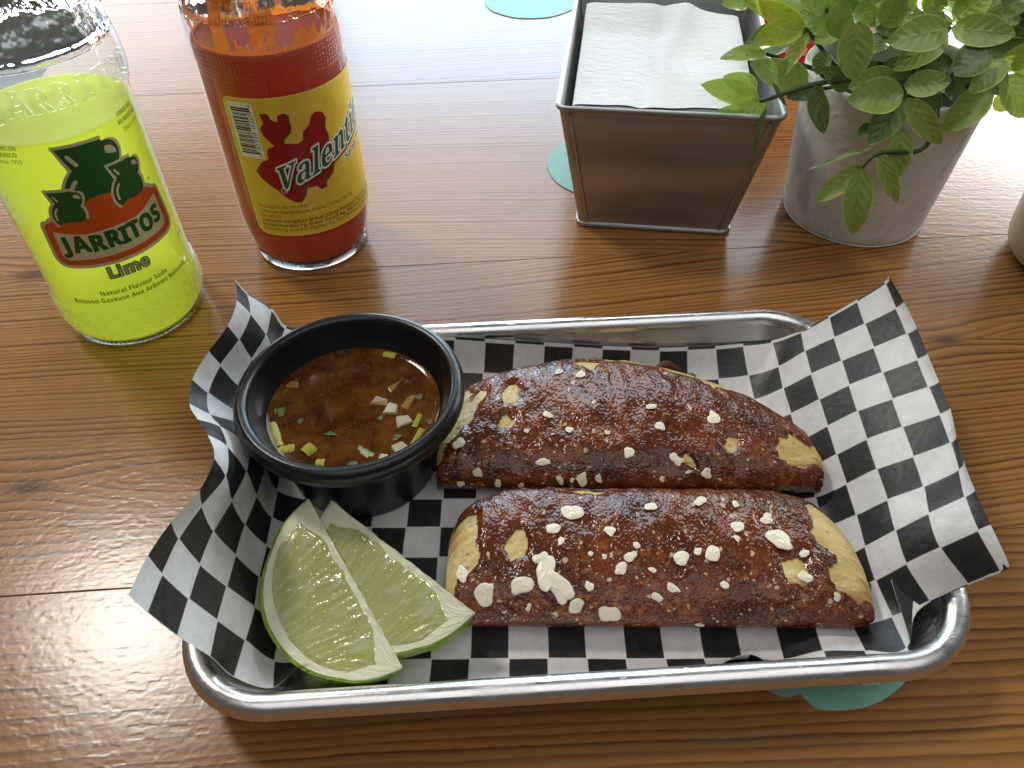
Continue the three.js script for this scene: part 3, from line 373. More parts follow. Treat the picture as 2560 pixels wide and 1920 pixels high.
// ---------- tacos ----------
{
  const ZF = [-6, 0, 2.5, 1, 0, 0, 0, 0], Q = [0, 0, 0, 0.08, 0.25, 0.55, 0.88, 1], YK = [0.06, 0.16, 0.52, 0.86, 0.98, 1, 0.88, 0.66];
  const tort = phys({ map: colorTex(512, 512, (u, v) => { const n = fbm(u * 22, v * 22, 3, 4), b = sm(0.62, 0.8, fbm(u * 9, v * 9, 6, 3)); let c = mix3([0.48, 0.33, 0.09], [0.70, 0.55, 0.24], n); c = mix3(c, [0.36, 0.16, 0.025], b * 0.8); return mix3(c, [0.08, 0.04, 0.02], sm(0.86, 0.95, vn(u * 60, v * 60, 9)) * 0.6); }), roughness: 0.5, bumpMap: grayTex(512, 512, (u, v) => fbm(u * 90, v * 50, 11, 3)), bumpScale: 0.0005 });
  const cheese = phys({ color: rgb(0.84, 0.77, 0.60), roughness: 0.3, bumpMap: grayTex(128, 128, (u, v) => fbm(u * 6, v * 6, 15, 3)), bumpScale: 0.0004 });
  const beef = phys({ color: rgb(0.10, 0.035, 0.016), roughness: 0.45 }), herb = phys({ color: rgb(0.05, 0.13, 0.02), roughness: 0.4 });
  const crustMap = (s) => colorTex(1024, 768, (u, v) => {
    const n = fbm(u * 16, v * 9, s, 4), m = fbm(u * 70, v * 40, s + 5, 3), big = fbm(u * 5, v * 3, s + 9, 3);
    let c = mix3([0.042, 0.008, 0.004], [0.165, 0.036, 0.009], clamp(n * 1.5 - 0.15)); c = mix3(c, [0.33, 0.11, 0.02], sm(0.48, 0.74, m) * 0.55 * sm(0.3, 0.62, big)); c = mix3(c, [0.045, 0.013, 0.006], sm(0.55, 0.8, fbm(u * 12, v * 8, s + 20, 4)) * 0.6);
    const wu = u + 0.012 * (fbm(u * 60, v * 40, s + 50, 2) - 0.5), wv = v + 0.022 * (fbm(u * 60, v * 40, s + 53, 2) - 0.5); let sp = 0;
    for (const [f, q, r] of [[58, 0.04, 0.36], [95, 0.07, 0.36]]) { const [d, id] = worley(wu * f, wv * f * 0.56, s + f); if (id < q) sp = Math.max(sp, 1 - sm(r * (0.3 + 0.7 * id / q) - 0.06, r * (0.3 + 0.7 * id / q) + 0.06, d)); }
    return mix3(c, [0.72, 0.55, 0.36], sp * 0.85 * (0.75 + 0.5 * (m - 0.4)));
  });
  const crustBump = grayTex(1024, 768, (u, v) => 0.3 * fbm(u * 30, v * 17, 71, 3) + 0.35 * fbm(u * 130, v * 75, 75, 3) + 0.2 * (1 - sm(0, 0.6, worley(u * 120, v * 68, 37)[0])));
  function taco(label, T, seed, holeFn, spots, mapSeed) {
    const cy = Math.cos(T.yaw), sy = Math.sin(T.yaw);
    const surf = (s, t, lift = 0) => {
      const as = Math.abs(s), e = Math.pow(Math.max(0, 1 - as ** 22), 0.35), D0 = s > 0 ? T.e : 24, D = D0 + (T.D - D0) * Math.pow(Math.max(0, 1 - as ** (s > 0 || T.q > 4 ? T.q : 2.6)), 0.6);
      const z = cr(ZF, t) * (0.7 + 0.3 * e) - D * cr(Q, t), y = 2.4 + T.H * (0.72 + 0.28 * e) * cr(YK, t), X = s * T.a;
      let p = [T.x + cy * X + sy * z, y, T.z - sy * X + cy * z];
      const nb = (fbm(s * 5 + 7, t * 4, seed, 3) - 0.5) * 2.3 * sm(0.1, 0.35, t) + (fbm(s * 16, t * 12, seed + 3, 2) - 0.5) * 1.0; p[1] += nb + lift * (0.35 + 0.65 * sm(0.2, 0.5, t)); p[2] += lift * (1 - sm(0.25, 0.6, t)) * 0.9 + nb * 0.3 * (1 - sm(0.2, 0.5, t)); return p;
    };
    const o = thing('taco', label, 'taco', [T.x, 2.4, T.z - 20], 'fried cheese tacos on the tray');
    // folded tortilla: top skin, open back edge, underside
    const top = grid(90, 60, (u, v) => surf(u * 1.99 - 0.995, v));
    const back = grid(90, 4, (u, v) => { const s = u * 1.99 - 0.995, p = surf(s, 1), q = surf(s, 0.0); const D = p[2]; return [p[0], mix(p[1], p[1] - 2.4, v), p[2] + 0.3 * Math.sin(v * 3.14)]; });
    const low = grid(90, 20, (u, v) => { const s = u * 1.99 - 0.995, p = surf(s, 1), q = surf(s, 0.0); return [mix(q[0], p[0], v), 2.3 + 3.5 * v * v, mix(q[2], p[2] + 1.5, v)]; });
    const inner = grid(90, 10, (u, v) => { const s = u * 1.99 - 0.995, p = surf(s, 1); return [p[0], mix(p[1] - 2.4, 5.8, v), p[2] + 1.5 + 7 * Math.sin(v * 3.14)]; });
    const ends = [0.995, -0.995].map((s) => grid(12, 6, (u, v) => { const p = surf(s, u), q = surf(s, 0); return [p[0] - Math.sign(s) * 1.2 * Math.sin(v * 1.57), mix(p[1], Math.max(2.4, p[1] * 0.35), v), mix(p[2], mix(q[2], surf(s, 1)[2], 0.5), v)]; }));
    part('tortilla', mergeGeometries([top, back, low]), tort, o);
    part('filling', mergeGeometries([inner, ...ends]), beef, o);
    // fried cheese crust with a ragged edge and holes
    const keep = (s0, t0) => { const s = s0 + 0.06 * (fbm(s0 * 14, t0 * 11, seed + 61, 3) - 0.5), t = t0 + 0.09 * (fbm(s0 * 14, t0 * 11, seed + 67, 3) - 0.5); return holeFn(s, t, (a, b, k) => (fbm(s * a, t * b, seed + k, 3) - 0.5)); };
    const field = (u, v) => keep(u * 2.02 - 1.01, v);
    const cg = grid(230, 130, (u, v) => { const s = clamp(u * 2.02 - 1.01, -0.999, 0.999), k = field(u, v), lift = 0.25 + 1.15 * sm(-0.01, 0.05, k) + 0.5 * (fbm(s * 34, v * 26, seed + 40, 2) - 0.5); const p = surf(s, v, lift); return p; }, { keep: (u, v) => field(u, v) > 0 });
    part('cheese_crust', cg, phys({ map: crustMap(mapSeed), bumpMap: crustBump, bumpScale: 0.0005, roughness: 0.17, specularIntensity: 1 }), o);
    const nrm = (s, t) => { const a = new V3(...surf(s + 0.01, t)).sub(new V3(...surf(s - 0.01, t))), b = new V3(...surf(s, Math.min(1, t + 0.02))).sub(new V3(...surf(s, t - 0.02))); const n = a.cross(b).normalize(); return n.y + n.z * 0.6 < 0 ? n.negate() : n; };
    const R = rng(seed + 5);
    for (const [s, t, r] of spots) {
      const c = new V3(...surf(s, t, 1.6)).addScaledVector(nrm(s, t), 0.25 - 0.04 * r), n = nrm(s, t), sd = Math.floor(R() * 999), st = 0.75 + R() * 0.5;
      const g = new THREE.SphereGeometry(r * 1.06, 20, 12), p = g.attributes.position;
      for (let i = 0; i < p.count; i++) { const a = Math.atan2(p.getZ(i), p.getX(i)), w = 0.5 + 0.72 * vn(Math.cos(a) * 1.15 + 5, Math.sin(a) * 1.15 + 5, sd) + 0.22 * vn(Math.cos(a) * 2.6 + 5, Math.sin(a) * 2.6 + 5, sd); p.setXYZ(i, p.getX(i) * w * st, p.getY(i) * 0.16, p.getZ(i) * w / st); }
      g.computeVertexNormals(); g.rotateY(R() * 6.28);
      const q = new THREE.Quaternion().setFromUnitVectors(new V3(0, 1, 0), n); g.applyQuaternion(q); g.translate(c.x, c.y, c.z);
      part('cheese_spot', g, cheese, o);
    }
    return { o, surf };
  }
  const circ = (s, t, s0, t0, rs, rt) => Math.hypot((s - s0) / rs, (t - t0) / rt) - 1;
  const h1 = (s, t, N) => {
    let k = 0.97 + 0.05 * (1 - sm(0.38, 0.52, t)) - Math.abs(s) + 0.12 * N(6, 9, 1) + 0.05 * N(30, 22, 5);
    k = Math.min(k, (0.995 - t) * 1.2 + 0.10 * N(9, 5, 2) + 0.04 * N(40, 30, 6) - 0.13 * sm(-0.15, 0.0, s) * (1 - sm(0.62, 0.78, s)) - 0.05 * sm(-0.9, -0.7, s) * (1 - sm(-0.5, -0.3, s)));
    k = Math.min(k, 0.12 * circ(s, t, -0.93, 0.74, 0.13, 0.14) + 0.16 * N(9, 9, 3));
    k = Math.min(k, 0.1 * circ(s, t, 0.86, 0.56, 0.10, 0.12) + 0.10 * N(9, 9, 4));
    for (const [a, b, c, d] of [[-0.62, 0.74, 0.05, 0.035], [-0.63, 0.62, 0.05, 0.03], [0.30, 0.42, 0.035, 0.03], [0.82, 0.2, 0.035, 0.05], [0.55, 0.55, 0.04, 0.04], [-0.18, 0.88, 0.09, 0.03]]) k = Math.min(k, 0.06 * circ(s, t, a, b, c, d) + 0.02 * N(20, 20, 8));
    return k;
  };
  const h2f = (s, t, N) => {
    let k = 0.975 + 0.045 * (1 - sm(0.36, 0.5, t)) - Math.abs(s) + 0.10 * N(7, 9, 1) + 0.05 * N(30, 22, 5);
    k = Math.min(k, (0.99 - t) * 1.2 + 0.10 * N(9, 5, 2) + 0.04 * N(40, 30, 6));
    k = Math.min(k, 0.14 * circ(s, t, -0.97, 0.66, 0.11, 0.13) + 0.16 * N(8, 8, 3));
    k = Math.min(k, 0.22 * circ(s, t, 1.0, 0.76, 0.21, 0.34) + 0.18 * N(8, 8, 4) + 0.03 * N(34, 34, 9));
    for (const [a, b, c, d] of [[0.66, 0.55, 0.07, 0.07], [-0.66, 0.66, 0.05, 0.05], [-0.3, 0.9, 0.1, 0.03]]) k = Math.min(k, 0.06 * circ(s, t, a, b, c, d) + 0.02 * N(20, 20, 8));
    return k;
  };
  const t1 = taco('back taco with browned cheese crust and bright window glare on its top', { x: 42, z: -178, a: 70.5, D: 60, H: 17.5, yaw: -0.034, q: 1.5, e: 7 }, 11, h1, [[-0.442,0.411,2.0],[-0.243,0.33,2.3],[-0.093,0.167,2.5],[-0.268,0.175,1.5],[-0.529,0.574,0.9],[-0.305,0.574,1.4],[-0.417,0.639,1.7],[-0.778,0.362,1.8],[-0.865,0.297,1.3],[-0.679,0.297,1.4],[-0.554,0.281,1.1],[-0.504,0.077,0.9],[-0.355,0.322,1.5],[-0.156,0.338,1.3],[-0.006,0.452,2.0],[0.243,0.436,2.0],[0.392,0.362,1.8],[0.168,0.33,0.9],[0.305,0.371,0.9],[0.293,0.044,0.9],[0.38,0.069,1.1],[-0.106,0.558,1.1],[-0.293,0.322,0.8],[0.467,0.664,2.3],[-0.23,0.794,2.0],[-0.878,0.542,2.6],[0.181,0.599,2.0],[0.143,0.672,1.4],[0.318,0.175,1.1],[-0.355,0.811,1.5]], 100);
  const t2 = taco('front taco with large white cheese patches and bare tortilla at its right end', { x: 45, z: -123.8, a: 68, D: 47, H: 17.5, yaw: -0.024, q: 7, e: 16 }, 23, h2f, [[-0.803,0.444,3.2],[-0.641,0.485,3.1],[-0.517,0.542,4.0],[-0.455,0.46,4.0],[-0.38,0.379,2.3],[-0.479,0.713,2.3],[-0.442,0.664,1.4],[-0.205,0.697,1.8],[-0.118,0.607,1.8],[-0.168,0.558,1.8],[0.019,0.786,1.9],[0.268,0.811,2.1],[0.442,0.803,1.3],[0.118,0.599,2.3],[0.205,0.623,1.4],[0.28,0.615,2.9],[0.616,0.68,3.7],[0.43,0.721,2.1],[-0.318,0.476,1.7],[-0.23,0.346,2.9],[-0.006,0.419,1.5],[0.068,0.468,1.5],[0.305,0.485,1.4],[0.056,0.085,1.8],[0.193,0.273,1.2],[0.367,0.142,1.1],[0.679,0.517,2.1],[0.579,0.754,2.0],[-0.38,0.778,3.4],[0.816,0.428,1.1],[-0.915,0.558,2.1],[-0.853,0.061,1.4],[-0.019,0.55,1.1],[-0.305,0.615,0.9],[-0.243,0.607,0.9],[-0.604,0.379,0.9],[0.704,0.623,1.4],[-0.542,0.599,2.3],[0.405,0.672,1.2],[-0.081,0.648,1.2]], 200);
  const shred = (o, pts, r) => part('beef_shred', tube(pts, r, 16, 7, (t) => 0.35 + 0.65 * Math.sin(Math.PI * clamp(0.15 + 0.8 * t))), beef, o);
  shred(t1.o, [[92, 9, -203], [98, 9, -206], [104, 7, -204], [108, 5, -200]], 1.2); shred(t1.o, [[94, 7, -199], [101, 7, -201], [107, 6, -196]], 1.0); shred(t1.o, [[90, 6, -207], [96, 5, -211], [101, 6, -211]], 0.9);
  shred(t1.o, [[58, 14, -230], [64, 15, -234], [70, 12, -233]], 1.6); part('cilantro_leaf', place(new THREE.SphereGeometry(2.4, 10, 6).scale(1.4, 0.35, 0.8), 73, 12, -229.5, 0.4), herb, t1.o);
  shred(t2.o, [[108, 8, -131], [115, 9, -133], [121, 8, -135.5]], 1.5);
  // crumbs of beef on the paper
  const crumb = (label, pts) => { const t = thing('beef_crumb', label, 'beef crumb', [pts[0][0], 3, pts[0][2]]); part('shred', tube(pts, 1.0, 18, 7, (q) => 0.3 + 0.9 * Math.sin(Math.PI * clamp(0.1 + 0.75 * q))), beef, t); };
  crumb('dark shred of beef lying on a white check right of the front taco', [[116, 3.6, -152], [117.5, 3.8, -156], [119, 4.2, -160], [118.3, 4.6, -165]]);
}

// ---------- bottles ----------
const font = await new FontLoader().loadAsync('fonts/droid/droid_sans_bold.typeface.json');
const sector = (cx, cz, R, a0, a1, y0, y1) => grid(64, 12, (u, v) => { const th = mix(a0, a1, u) * Math.PI / 180; return [cx + R * Math.sin(th), mix(y0, y1, v), cz + R * Math.cos(th)]; });
{ // lime soda
  const cx = -178.5, cz = -295, t = thing('lime_soda_bottle', 'clear glass bottle of bright lime green soda with an embossed shoulder', 'soda bottle', [cx, 0, cz]);
  const outer = [[0, 1.6], [20, 1.4], [26, 0.2], [28.4, 0.6], [30.2, 3], [31.6, 7], [32.5, 11], [32.8, 16], [32.6, 20.5], [31.9, 24], [31.0, 27], [31, 50], [31, 70], [31, 90], [31, 104], [31.4, 107], [32.6, 110.5], [33.2, 114], [33, 122], [32.2, 128], [31.6, 131], [30, 142], [26.5, 156], [21.5, 172], [16.8, 190], [14.2, 206], [13.4, 222], [13.6, 226], [14.4, 229], [14.4, 236], [13.2, 238]];
  const inner = [[10.2, 238], [9.6, 234], [9.8, 222], [10.6, 206], [13.2, 190], [17.9, 172], [22.9, 156], [28.0, 143.5], [29.2, 138], [30.6, 132], [32.05, 127.6], [29.2, 114], [28.6, 108], [28.2, 104], [28.2, 70], [28.2, 40], [28.6, 24], [28.2, 13], [25.5, 8], [14, 6.2], [0, 6]];
  const fine = (pts, n) => smoothProfile(pts, n);
  const prof = [...fine(outer, 150), ...fine(inner, 90)];
  const gb = grayTex(2048, 1024, (u, v) => {
    const y = v * 240, X = u * 2 * Math.PI * 31; let h = 0.5;
    const st = (q, s) => sm(0.45, 0.8, vn(q[0], q[1], s));
    h += 0.42 * st([X / 1.5, y / 1.2], 5) * sm(6, 8, y) * (1 - sm(21, 24, y));
    h += 0.9 * (fbm(X / 4.2, y / 4.8, 9, 3) - 0.35) * sm(126, 131, y) * (1 - sm(205, 215, y));
    h += 0.25 * Math.sin(X * 2.2) * (1 - sm(3, 6, y));
    return h * 0.6;
  });
  const uvh0 = 0; const uvh = { yuv: [0, 240], rad: (r, y, th) => (y < 5 && r > 25 ? r + 0.28 * Math.sin(th * 84) * (1 - sm(3, 5, y)) : r) };
  const glass = phys({ color: rgb(0.97, 0.99, 0.98), roughness: 0.02, transmission: 1, thickness: 0.003, ior: 1.5, bumpMap: gb, bumpScale: 0.0007 });
  const split = 127.5, up = fine(outer, 300).filter((p) => p[1] >= split - 0.01), inn = fine(inner, 180).filter((p) => p[1] >= split - 0.01), dn = fine(outer, 300).filter((p) => p[1] <= split + 0.7);
  part('glass_shoulder', turn(cx, cz, [...up, ...inn, up[0]], 240, uvh), glass, t);
  part('glass_body', turn(cx, cz, dn, 336, uvh), phys({ color: rgb(0.98, 1, 0.98), roughness: 0.04, transmission: 1, thickness: 0, ior: 1.5, bumpMap: gb, bumpScale: 0.0011 }), t);
  const lp = [[0, 101], [26, 101], [30.2, 101.25], [30.5, 100], [30.5, 40], [30.6, 27], [31.6, 22], [31.8, 12], [30.6, 7], [28, 3.4], [20, 2.4], [0, 2.6]];
  const sb = grayTex(1024, 512, (u, v) => { const y = 2 + v * 99, X = u * 195; return 0.5 + 0.5 * sm(0.4, 0.8, vn(X / 1.6, y / 1.3, 5)) * sm(6, 9, y) * (1 - sm(21, 25, y)); });
  const soda = phys({ color: rgb(0.93, 0.98, 0.24), roughness: 0.78, transmission: 0.82, thickness: 0, ior: 1.33, bumpMap: sb, bumpScale: 0.0006 });
  part('glass_base', turn(cx, cz, [[0, 0.4], [24, 0.3], [27, 0.25], [28.6, 1.4], [28.4, 2.2], [20, 2.0], [0, 2.2]], 336, { rad: (r, y, th) => (r > 25 ? r + 0.3 * Math.sin(th * 84) : r) }), phys({ color: rgb(0.97, 1, 0.97), roughness: 0.03, transmission: 1, thickness: 0.003, ior: 1.5 }), t);
  part('lime_soda', turn(cx, cz, lp.flatMap((p, i) => (i < lp.length - 1 ? [0, 0.5].map((k) => [mix(p[0], lp[i + 1][0], k), mix(p[1], lp[i + 1][1], k)]) : [p])), 96), soda, t);
  // raised letters round the shoulder
  'JARRITOS'.split('').forEach((ch, i) => {
    const g = new TextGeometry(ch, { font, size: 8.4, depth: 0.9, curveSegments: 6, bevelEnabled: true, bevelThickness: 0.5, bevelSize: 0.25, bevelSegments: 2 }); g.computeBoundingBox(); const w = (g.boundingBox.max.x + g.boundingBox.min.x) / 2;
    const p = g.attributes.position, th0 = (1 + i * 13.6) * Math.PI / 180;
    for (let k = 0; k < p.count; k++) { const th = th0 + (p.getX(k) - w) / 33, r = 32.55 + p.getZ(k); p.setXYZ(k, cx + r * Math.sin(th), 113.6 + p.getY(k), cz + r * Math.cos(th)); }
    g.computeVertexNormals(); part('embossed_letter', g, phys({ color: rgb(0.97, 0.99, 0.98), roughness: 0.06, transmission: 1, thickness: 0, ior: 1.5 }), t);
  });
  // the print on the glass
  const a0 = -34, a1 = 116, y0 = 24, y1 = 107, pm = 15, W = Math.round((a1 - a0) * Math.PI / 180 * 31.1 * pm), H = Math.round((y1 - y0) * pm);
  const tex = canvasTex(W, H, (c) => {
    const GR = '#1c5a1e', BE = '#cfc79a', OR = '#d2560f', OL = '#5a6a14';
    c.clearRect(0, 0, W, H);
    c.setTransform(pm, 0, 0, -pm, (37.5 - a0) * Math.PI / 180 * 31.1 * pm, y1 * pm);   // millimetres, x from the logo's middle, y up
    const path = (pts, close = true) => { c.beginPath(); pts.forEach((p, i) => (i ? (p.length === 6 ? c.bezierCurveTo(...p) : p.length === 4 ? c.quadraticCurveTo(...p) : c.lineTo(...p)) : c.moveTo(...p))); if (close) c.closePath(); };
    const banner = (g) => path([[-22 - g, 68.6 + g * 0.7], [-25 - g, 68.5 + g * 0.7, -25.2 - g, 66], [-26 - g, 53], [-26.2 - g, 48.6 - g, -21, 48.2 - g], [0, 47.0 - g, 21, 48.2 - g], [26.2 + g, 48.6 - g, 26 + g, 53], [25.2 + g, 66], [25 + g, 68.5 + g * 0.7, 22 + g, 68.6 + g * 0.7], [18, 74 + g, 12, 70 + g], [8, 77 + g, 0, 77 + g], [-8, 77 + g, -12, 70 + g], [-18, 73 + g, -22 - g, 68.6 + g * 0.7]]);
    const jug = (x, y, s, g) => {                      // a round jug with spout and handle, base at (x, y)
      const P = (a, b) => [x + a * s, y + b * s];
      path([P(-9.3 - g, 31 + g), [...P(9 + g * 0.4, 30 + g)], [...P(9, 29), ...P(9.5, 29)].slice(0, 4), [...P(16.5 + g, 29 + g), ...P(17 + g, 20 + g), ...P(11 + g * 1.2, 16)], [...P(14.5 + g, 10), ...P(12 + g, 0 - g), ...P(5, -1 - g)], [...P(-6, -1 - g)], [...P(-14.5 - g, 0 - g), ...P(-15.5 - g, 13), ...P(-6 - g * 1.2, 21)], [...P(-9.3 - g, 31 + g)]]);
    };
    c.fillStyle = BE; banner(1.5); c.fill(); for (const j of [[0, 70, 0.92], [12, 69, 0.56], [-13.4, 67.2, 0.48]]) { jug(j[0], j[1], j[2], 1.3 / j[2]); c.fill(); }
    const hl = (x, y, s) => { c.fillStyle = BE; const P = (a, b) => [x + a * s, y + b * s]; path([P(9.5, 26.5), [...P(14, 26.5), ...P(14, 22)], [...P(10, 22.5), ...P(9, 24)]]); c.fill(); c.strokeStyle = BE; c.lineCap = 'round'; c.lineWidth = 1.7 * s; path([P(-10, 6), [...P(-10.5, 13), ...P(-6.5, 16)]], false); c.stroke(); path([P(-5.6, 27), P(-3.6, 23)], false); c.stroke(); };
    c.fillStyle = GR; jug(0, 70, 0.92, 0); c.fill(); hl(0, 70, 0.92);
    c.fillStyle = OR; banner(0); c.fill();
    for (const j of [[12, 69, 0.56], [-13.4, 67.2, 0.48]]) { c.fillStyle = BE; jug(...j, 1.1 / j[2]); c.fill(); c.fillStyle = GR; jug(...j, 0); c.fill(); hl(...j); c.fillStyle = OR; path([[j[0] - 9 * j[2] * 1.3, j[1] - 0.6], [j[0] - 3, j[1] + 4.2 * j[2], j[0], j[1] + 2.2 * j[2]], [j[0] + 4, j[1] + 0.6, j[0] + 13 * j[2], j[1] + 4 * j[2]], [j[0] + 12 * j[2], j[1] - 2.4], [j[0], j[1] - 3.5, j[0] - 9 * j[2], j[1] - 2]]); c.fill(); }
    c.fillStyle = BE; path([[-22.6, 64.6], [-16, 63.2, -10.5, 62.2], [0, 62.6, 6, 62.4], [12, 62.2, 17, 64.6], [22.6, 66.2], [23.2, 54], [23.2, 51.0, 20, 50.8], [0, 49.8, -20, 50.8], [-23.2, 51.0, -23.2, 54]]); c.fill();
    const txt = (s, x, y, size, fill, f = 'bold', squeeze = 1, stroke) => { c.save(); c.translate(x, y); c.scale(squeeze, -1); c.font = `${f} ${size}px sans-serif`; c.textAlign = 'center'; c.textBaseline = 'alphabetic'; if (stroke) { c.strokeStyle = stroke; c.lineWidth = 0.9; c.lineJoin = 'round'; c.strokeText(s, 0, 0); } c.fillStyle = fill; c.fillText(s, 0, 0); c.restore(); };
    c.lineJoin = 'round';
    const word = 'JARRITOS', ws = [0.55, 0.8, 0.78, 0.78, 0.42, 0.7, 0.85, 0.66], tot = ws.reduce((a, b) => a + b); let acc = -tot / 2;
    [...word].forEach((ch, i) => { const x = (acc + ws[i] / 2) / tot * 43.5; acc += ws[i]; const arch = 0.0022 * x * x; c.save(); c.translate(x, 53.2 + arch + (i % 2 ? 0.3 : 0)); c.scale(0.92, -1); c.font = 'bold 10.2px sans-serif'; c.textAlign = 'center'; c.strokeStyle = GR; c.lineWidth = 0.7; c.fillStyle = GR; c.strokeText(ch, 0, 0); c.fillText(ch, 0, 0); c.restore(); });
    txt('Lime', -0.8, 39.6, 7.6, '#b9b48a', 'bold', 1, '#2b6a2a');
    txt('Natural Flavour Soda', -1.2, 31.7, 3.2, OL, 'bold', 0.92); txt('Boisson Gazeuse Aux Arômes Naturels', -1.6, 28.0, 3.2, OL, 'bold', 0.92);
    txt('FABRICADO', 24.6, 101.0, 2.5, '#8e9c4a', 'bold', 0.8); txt('AU MEXIQUE', 24.6, 98.0, 2.5, '#5f6c22', 'bold', 0.85); txt('Depuis 1950', 25, 95, 2.3, '#5f6c22', 'italic', 0.85);
    txt('HECHO EN', -25.5, 99.6, 2.5, '#8e9c4a', 'bold', 0.8); txt('MEXICO', -25.6, 96.9, 2.5, '#6f7c2c', 'bold', 0.9); txt('Since 1950', -25.6, 94.3, 2.3, '#6f7c2c', '', 0.9);
    c.strokeStyle = GR; c.lineWidth = 0.16; c.beginPath(); c.arc(22.9, 72.9, 0.8, 0, 7); c.stroke(); txt('R', 22.9, 72.45, 1.2, GR, 'bold');
    txt('370 mL', 31, 40, 2.2, '#7d8a2c', '', 0.8);
  });
  part('label_print', sector(cx, cz, 31.14, a0, a1, y0, y1), std({ map: tex, transparent: true, roughness: 0.45 }), t);
}
{ // hot sauce
  const cx = -103.4, cz = -347.8, t = thing('hot_sauce_bottle', 'glass bottle of dark red hot sauce with a yellow paper label', 'sauce bottle', [cx, 0, cz]);
  const outer = [[0, 2.5], [20, 2.2], [25.5, 0.2], [27.4, 0.4], [28.6, 2], [29.4, 6], [30.2, 11], [31.2, 17], [31.8, 22], [32, 26], [32, 60], [32, 94], [32.1, 100], [32.5, 106], [32.5, 114], [31.8, 122], [29.5, 134], [25.5, 146], [19.5, 158], [14.8, 168], [13, 178], [12.8, 190], [13.4, 194], [12.6, 197]];
  const inner = [[9, 197], [9.2, 180], [11.8, 168], [16.6, 158], [22.8, 146], [26.8, 134], [31.3, 122.2], [29.6, 114], [29.4, 106], [29.2, 96], [29.2, 60], [29, 24], [28.2, 16], [26.6, 11], [20, 8.6], [0, 8]];
  const gb = grayTex(2048, 768, (u, v) => {
    const y = v * 200, X = u * 2 * Math.PI * 32; let h = 0.5;
    if (y > 99 && y < 113) { const gx = ((X / 1.9) % 1) - 0.5, gy = (((y - 99) / 1.9) % 1) - 0.5; h += 0.4 * (1 - sm(0.15, 0.42, Math.hypot(gx, gy))); }
    h += 0.35 * (fbm(X / 5, y / 6, 3, 2) - 0.5) * sm(113, 116, y) + 0.3 * sm(0.62, 0.8, vn(X / 2.2, y / 3.2, 9)) * sm(114, 117, y) * (1 - sm(122, 125, y));
    h += 0.15 * Math.sin(X * 2) * (1 - sm(9, 12, y)); return h;
  });
  const split = 122, up = smoothProfile(outer, 300).filter((p) => p[1] >= split - 0.01), inn = smoothProfile(inner, 180).filter((p) => p[1] >= split - 0.01), dn = smoothProfile(outer, 300).filter((p) => p[1] <= split + 0.6);
  part('glass_shoulder', turn(cx, cz, [...up, ...inn, up[0]], 160, { yuv: [0, 200] }), phys({ color: rgb(0.98, 0.99, 0.98), roughness: 0.02, transmission: 1, thickness: 0.003, ior: 1.5, bumpMap: gb, bumpScale: 0.0006 }), t);
  part('glass_body', turn(cx, cz, dn, 180, { yuv: [0, 200] }), phys({ color: rgb(1, 0.99, 0.98), roughness: 0.03, transmission: 1, thickness: 0, ior: 1.5, bumpMap: gb, bumpScale: 0.0006 }), t);
  const lp = [[0, 109.6], [27, 109.6], [30.8, 110.4], [31.4, 108], [31.2, 96], [31.2, 60], [31.1, 25], [30.2, 16], [28.6, 8.5], [26.4, 5.2], [20, 4.4], [0, 4.4]];
  const sauceMap = colorTex(512, 512, (u, v) => { const n = fbm(u * 12, v * 9, 5, 4); return mix3([0.42, 0.032, 0.003], [0.62, 0.095, 0.006], n); });
  part('glass_base', turn(cx, cz, [[0, 0.4], [20, 0.3], [25.5, 0.15], [27.6, 1.2], [28.2, 3.2], [26.5, 4.1], [20, 3.9], [0, 4.0]], 120), phys({ color: rgb(1, 1, 1), roughness: 0.02, transmission: 1, thickness: 0.003, ior: 1.5 }), t);
  part('hot_sauce', turn(cx, cz, lp.flatMap((p, i) => (i < lp.length - 1 ? [0, 0.25, 0.5, 0.75].map((k) => [mix(p[0], lp[i + 1][0], k), mix(p[1], lp[i + 1][1], k)]) : [p])), 96), phys({ map: sauceMap, roughness: 0.9, transmission: 0.5, thickness: 0 }), t);
  // sauce clinging to the inside above the level: ragged film
  const film = grid(260, 70, (u, v) => { const th = u * Math.PI * 2, y = 109.4 + 42 * v, X = inner.slice().reverse(); let r = 29.3; for (let i = 0; i < inner.length - 1; i++) { const [r1, y1] = inner[i], [r2, y2] = inner[i + 1]; if (y <= y1 && y >= y2) r = mix(r2, r1, (y - y2) / Math.max(0.01, y1 - y2)); } r += 0.12; return [cx + r * Math.sin(th), y, cz + r * Math.cos(th)]; }, { closeU: true, keep: (u, v) => v < 0.06 || fbm(u * 34, v * 3.4, 8, 4) + 0.16 * (fbm(u * 9, v * 2, 12, 2) - 0.5) > 0.44 + 0.14 * sm(0.05, 0.25, v) * vn(u * 20, 3, 3) });
  part('sauce_film', film, phys({ map: colorTex(256, 256, (u, v) => mix3([0.80, 0.17, 0.012], [0.90, 0.36, 0.05], fbm(u * 40, v * 8, 3, 3))), roughness: 0.9, transmission: 0.55, thickness: 0 }), t);
  const a0 = -31, a1 = 122, y0 = 24.9, y1 = 93.4, pm = 15, W = Math.round((a1 - a0) * Math.PI / 180 * 32.1 * pm), H = Math.round((y1 - y0) * pm);
